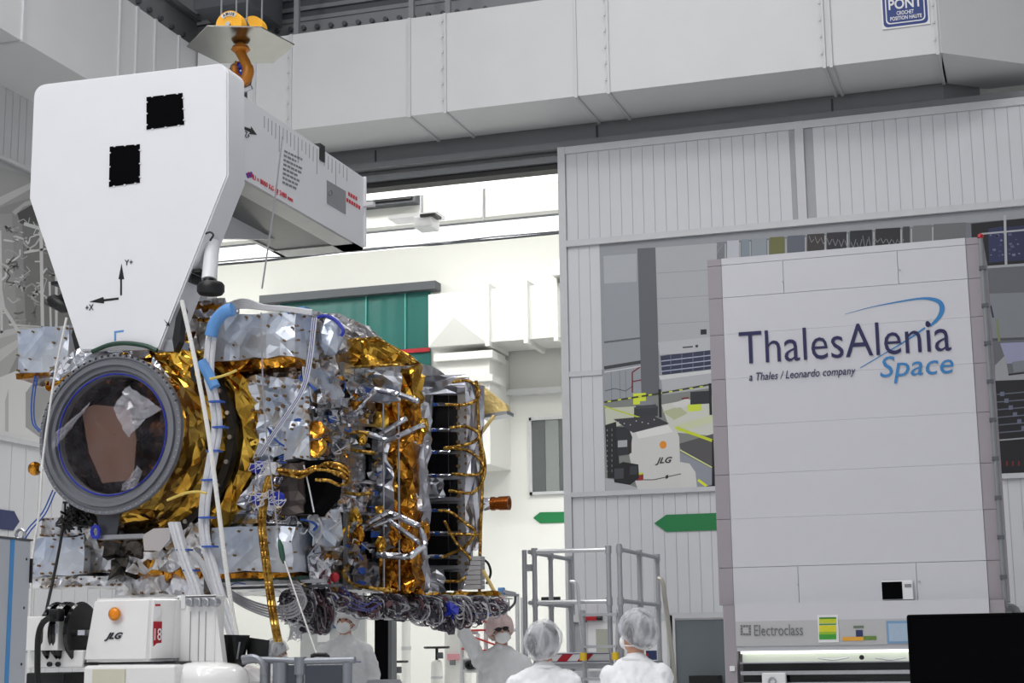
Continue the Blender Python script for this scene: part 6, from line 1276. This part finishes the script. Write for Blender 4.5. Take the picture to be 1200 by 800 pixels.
    if pocket:
        m = MB()
        for k in range(9): z = 1.42-k*.055; m.ball(T @ Vector((0, -.148-lean*.4, z)), .006, 1)
        m.build('press_studs', TRIM, cv, kind='stuff'); m = MB(); m.tube([T @ Vector((.06+.012*k, -.146+.004*k, 1.27)) for k in range(8)], .004, 5); m.build('pocket_edge', BLUETIE, cv)
    # hair under a net cap
    for nm, rad, mt, jit in (('hair', (.1, .124, .12) if cap == CAPG else (.086, .106, .108), HAIR, 0), ('net_cap', (.122, .146, .142), cap, .012)):
        bm = bmesh.new(); bmesh.ops.create_icosphere(bm, subdivisions=4, radius=1)
        for v in bm.verts:
            c = v.co.copy(); q = Vector((c.x*rad[0], c.y*rad[1]+.018, c.z*rad[2]+.032))
            if jit: ang = math.atan2(c.x, c.y); q *= 1+.05*noise.noise(Vector((c.x*5, c.y*5, c.z*2.2)))+.025*math.sin(ang*17+3*c.z)*(1-abs(c.z))+.03*noise.noise(c*11)
            zmin = (.028 if nm == 'net_cap' else .02)-(q.y+.09)*.5
            if q.z < zmin: q = Vector((q.x*(1-.35*min(1, (zmin-q.z)/.1)), q.y, zmin-.2*(zmin-q.z)*.3))
            v.co = q
        mb = MB(); mb.bm(bm, T @ Rh); mb.build(nm, mt, pn, smooth=2)
    # mask with straps, eyes, glasses
    bm = bmesh.new(); bmesh.ops.create_icosphere(bm, subdivisions=3, radius=1)
    for v in bm.verts:
        c = v.co; v.co = Vector((c.x*.066*(1-.25*max(0, -c.y)), c.y*.05-.075, c.z*.055-.055)); v.co.y = min(v.co.y, -.045+abs(c.x)*.05)
    mb = MB(); mb.bm(bm, T @ Rh); mk = mb.build('face_mask', MASKW, pn, smooth=2)
    for z0, z1 in ((-.03, .03), (-.08, -.05)):
        for sx in (-1, 1): m = MB(); m.tube([T @ hp(sx*.055, -.06, z0), T @ hp(sx*.086, .01, (z0+z1)/2), T @ hp(sx*.07, .09, z1)], .004, 5, smooth=4); m.build('strap', MASKW, mk)
    for sx in (-1, 1):
        m = MB(); m.ball(T @ hp(sx*.031, -.0865, .012), .0085*h, 2); m.build('eye', M('eye_dark', rgb(40, 30, 26), .3), pn, smooth=True)
        m = MB(); m.tube([T @ hp(sx*.014, -.096, .032), T @ hp(sx*.048, -.084, .034)], .005, 5); m.build('eyebrow', HAIR, pn)
    if glasses:
        m = MB()
        for sx in (-1, 1):
            m.prism([T @ hp(sx*.031+.026*math.cos(a*PI/5), -.108, .012+.019*math.sin(a*PI/5)) for a in range(10)], (T.to_3x3() @ Rh.to_3x3()) @ Vector((0, .006, 0)))
            m.tube([T @ hp(sx*.055, -.1, .018), T @ hp(sx*.088, .0, .015)], .005, 5)
        m.tube([T @ hp(-.01, -.106, .016), T @ hp(.01, -.106, .016)], .005, 5); m.build('glasses', GLOSSB, pn)
    return pn
def spot(px, py, D): p_ = onD(px, py, D); return (p_.x, p_.y, 0), p_.z
(l, z) = spot(405, 728, 17.0); person('technician in white coverall and white mask standing upright beneath the satellite', l, math.radians(22), z/1.63, right=((-.25, -.04, 1.13), (-.2, -.2, .95)), left=((.26, .0, 1.12), (.22, -.14, .9)), head=(math.radians(-14), math.radians(-6), 0), cap=CAPW, pocket=True)
(l, z) = spot(587, 739, 15.0); person('technician with dark glasses and pinkish cap reaching up to the satellite cables', l, math.radians(8), z/1.63, right=((-.32, -.02, 1.62), (-.34, -.1, 1.86)), left=((.3, .08, 1.18), (.34, -.08, 1.0)), head=(math.radians(18), math.radians(-4), math.radians(-8)), cap=CAPP, glasses=True)
(l, z) = spot(637, 752, 10.5); person('technician seen from behind with a tilted sheer hair net in front of the platform', l, math.radians(186), z/1.64, head=(math.radians(-24), math.radians(-22), math.radians(-14)), cap=CAPG, lean=.02)
(l, z) = spot(744, 741, 10.3); person('technician seen from behind, masked face turned aside, between platform and tower', l, math.radians(160), z/1.64, head=(math.radians(72), math.radians(-12), 0), cap=CAPG, glasses=True)
(l, z) = spot(323, 764, 17.2); person('technician mostly hidden behind the black screens, grey hair net showing', l, math.radians(120), z/1.64, head=(math.radians(10), 0, 0), cap=CAPG)
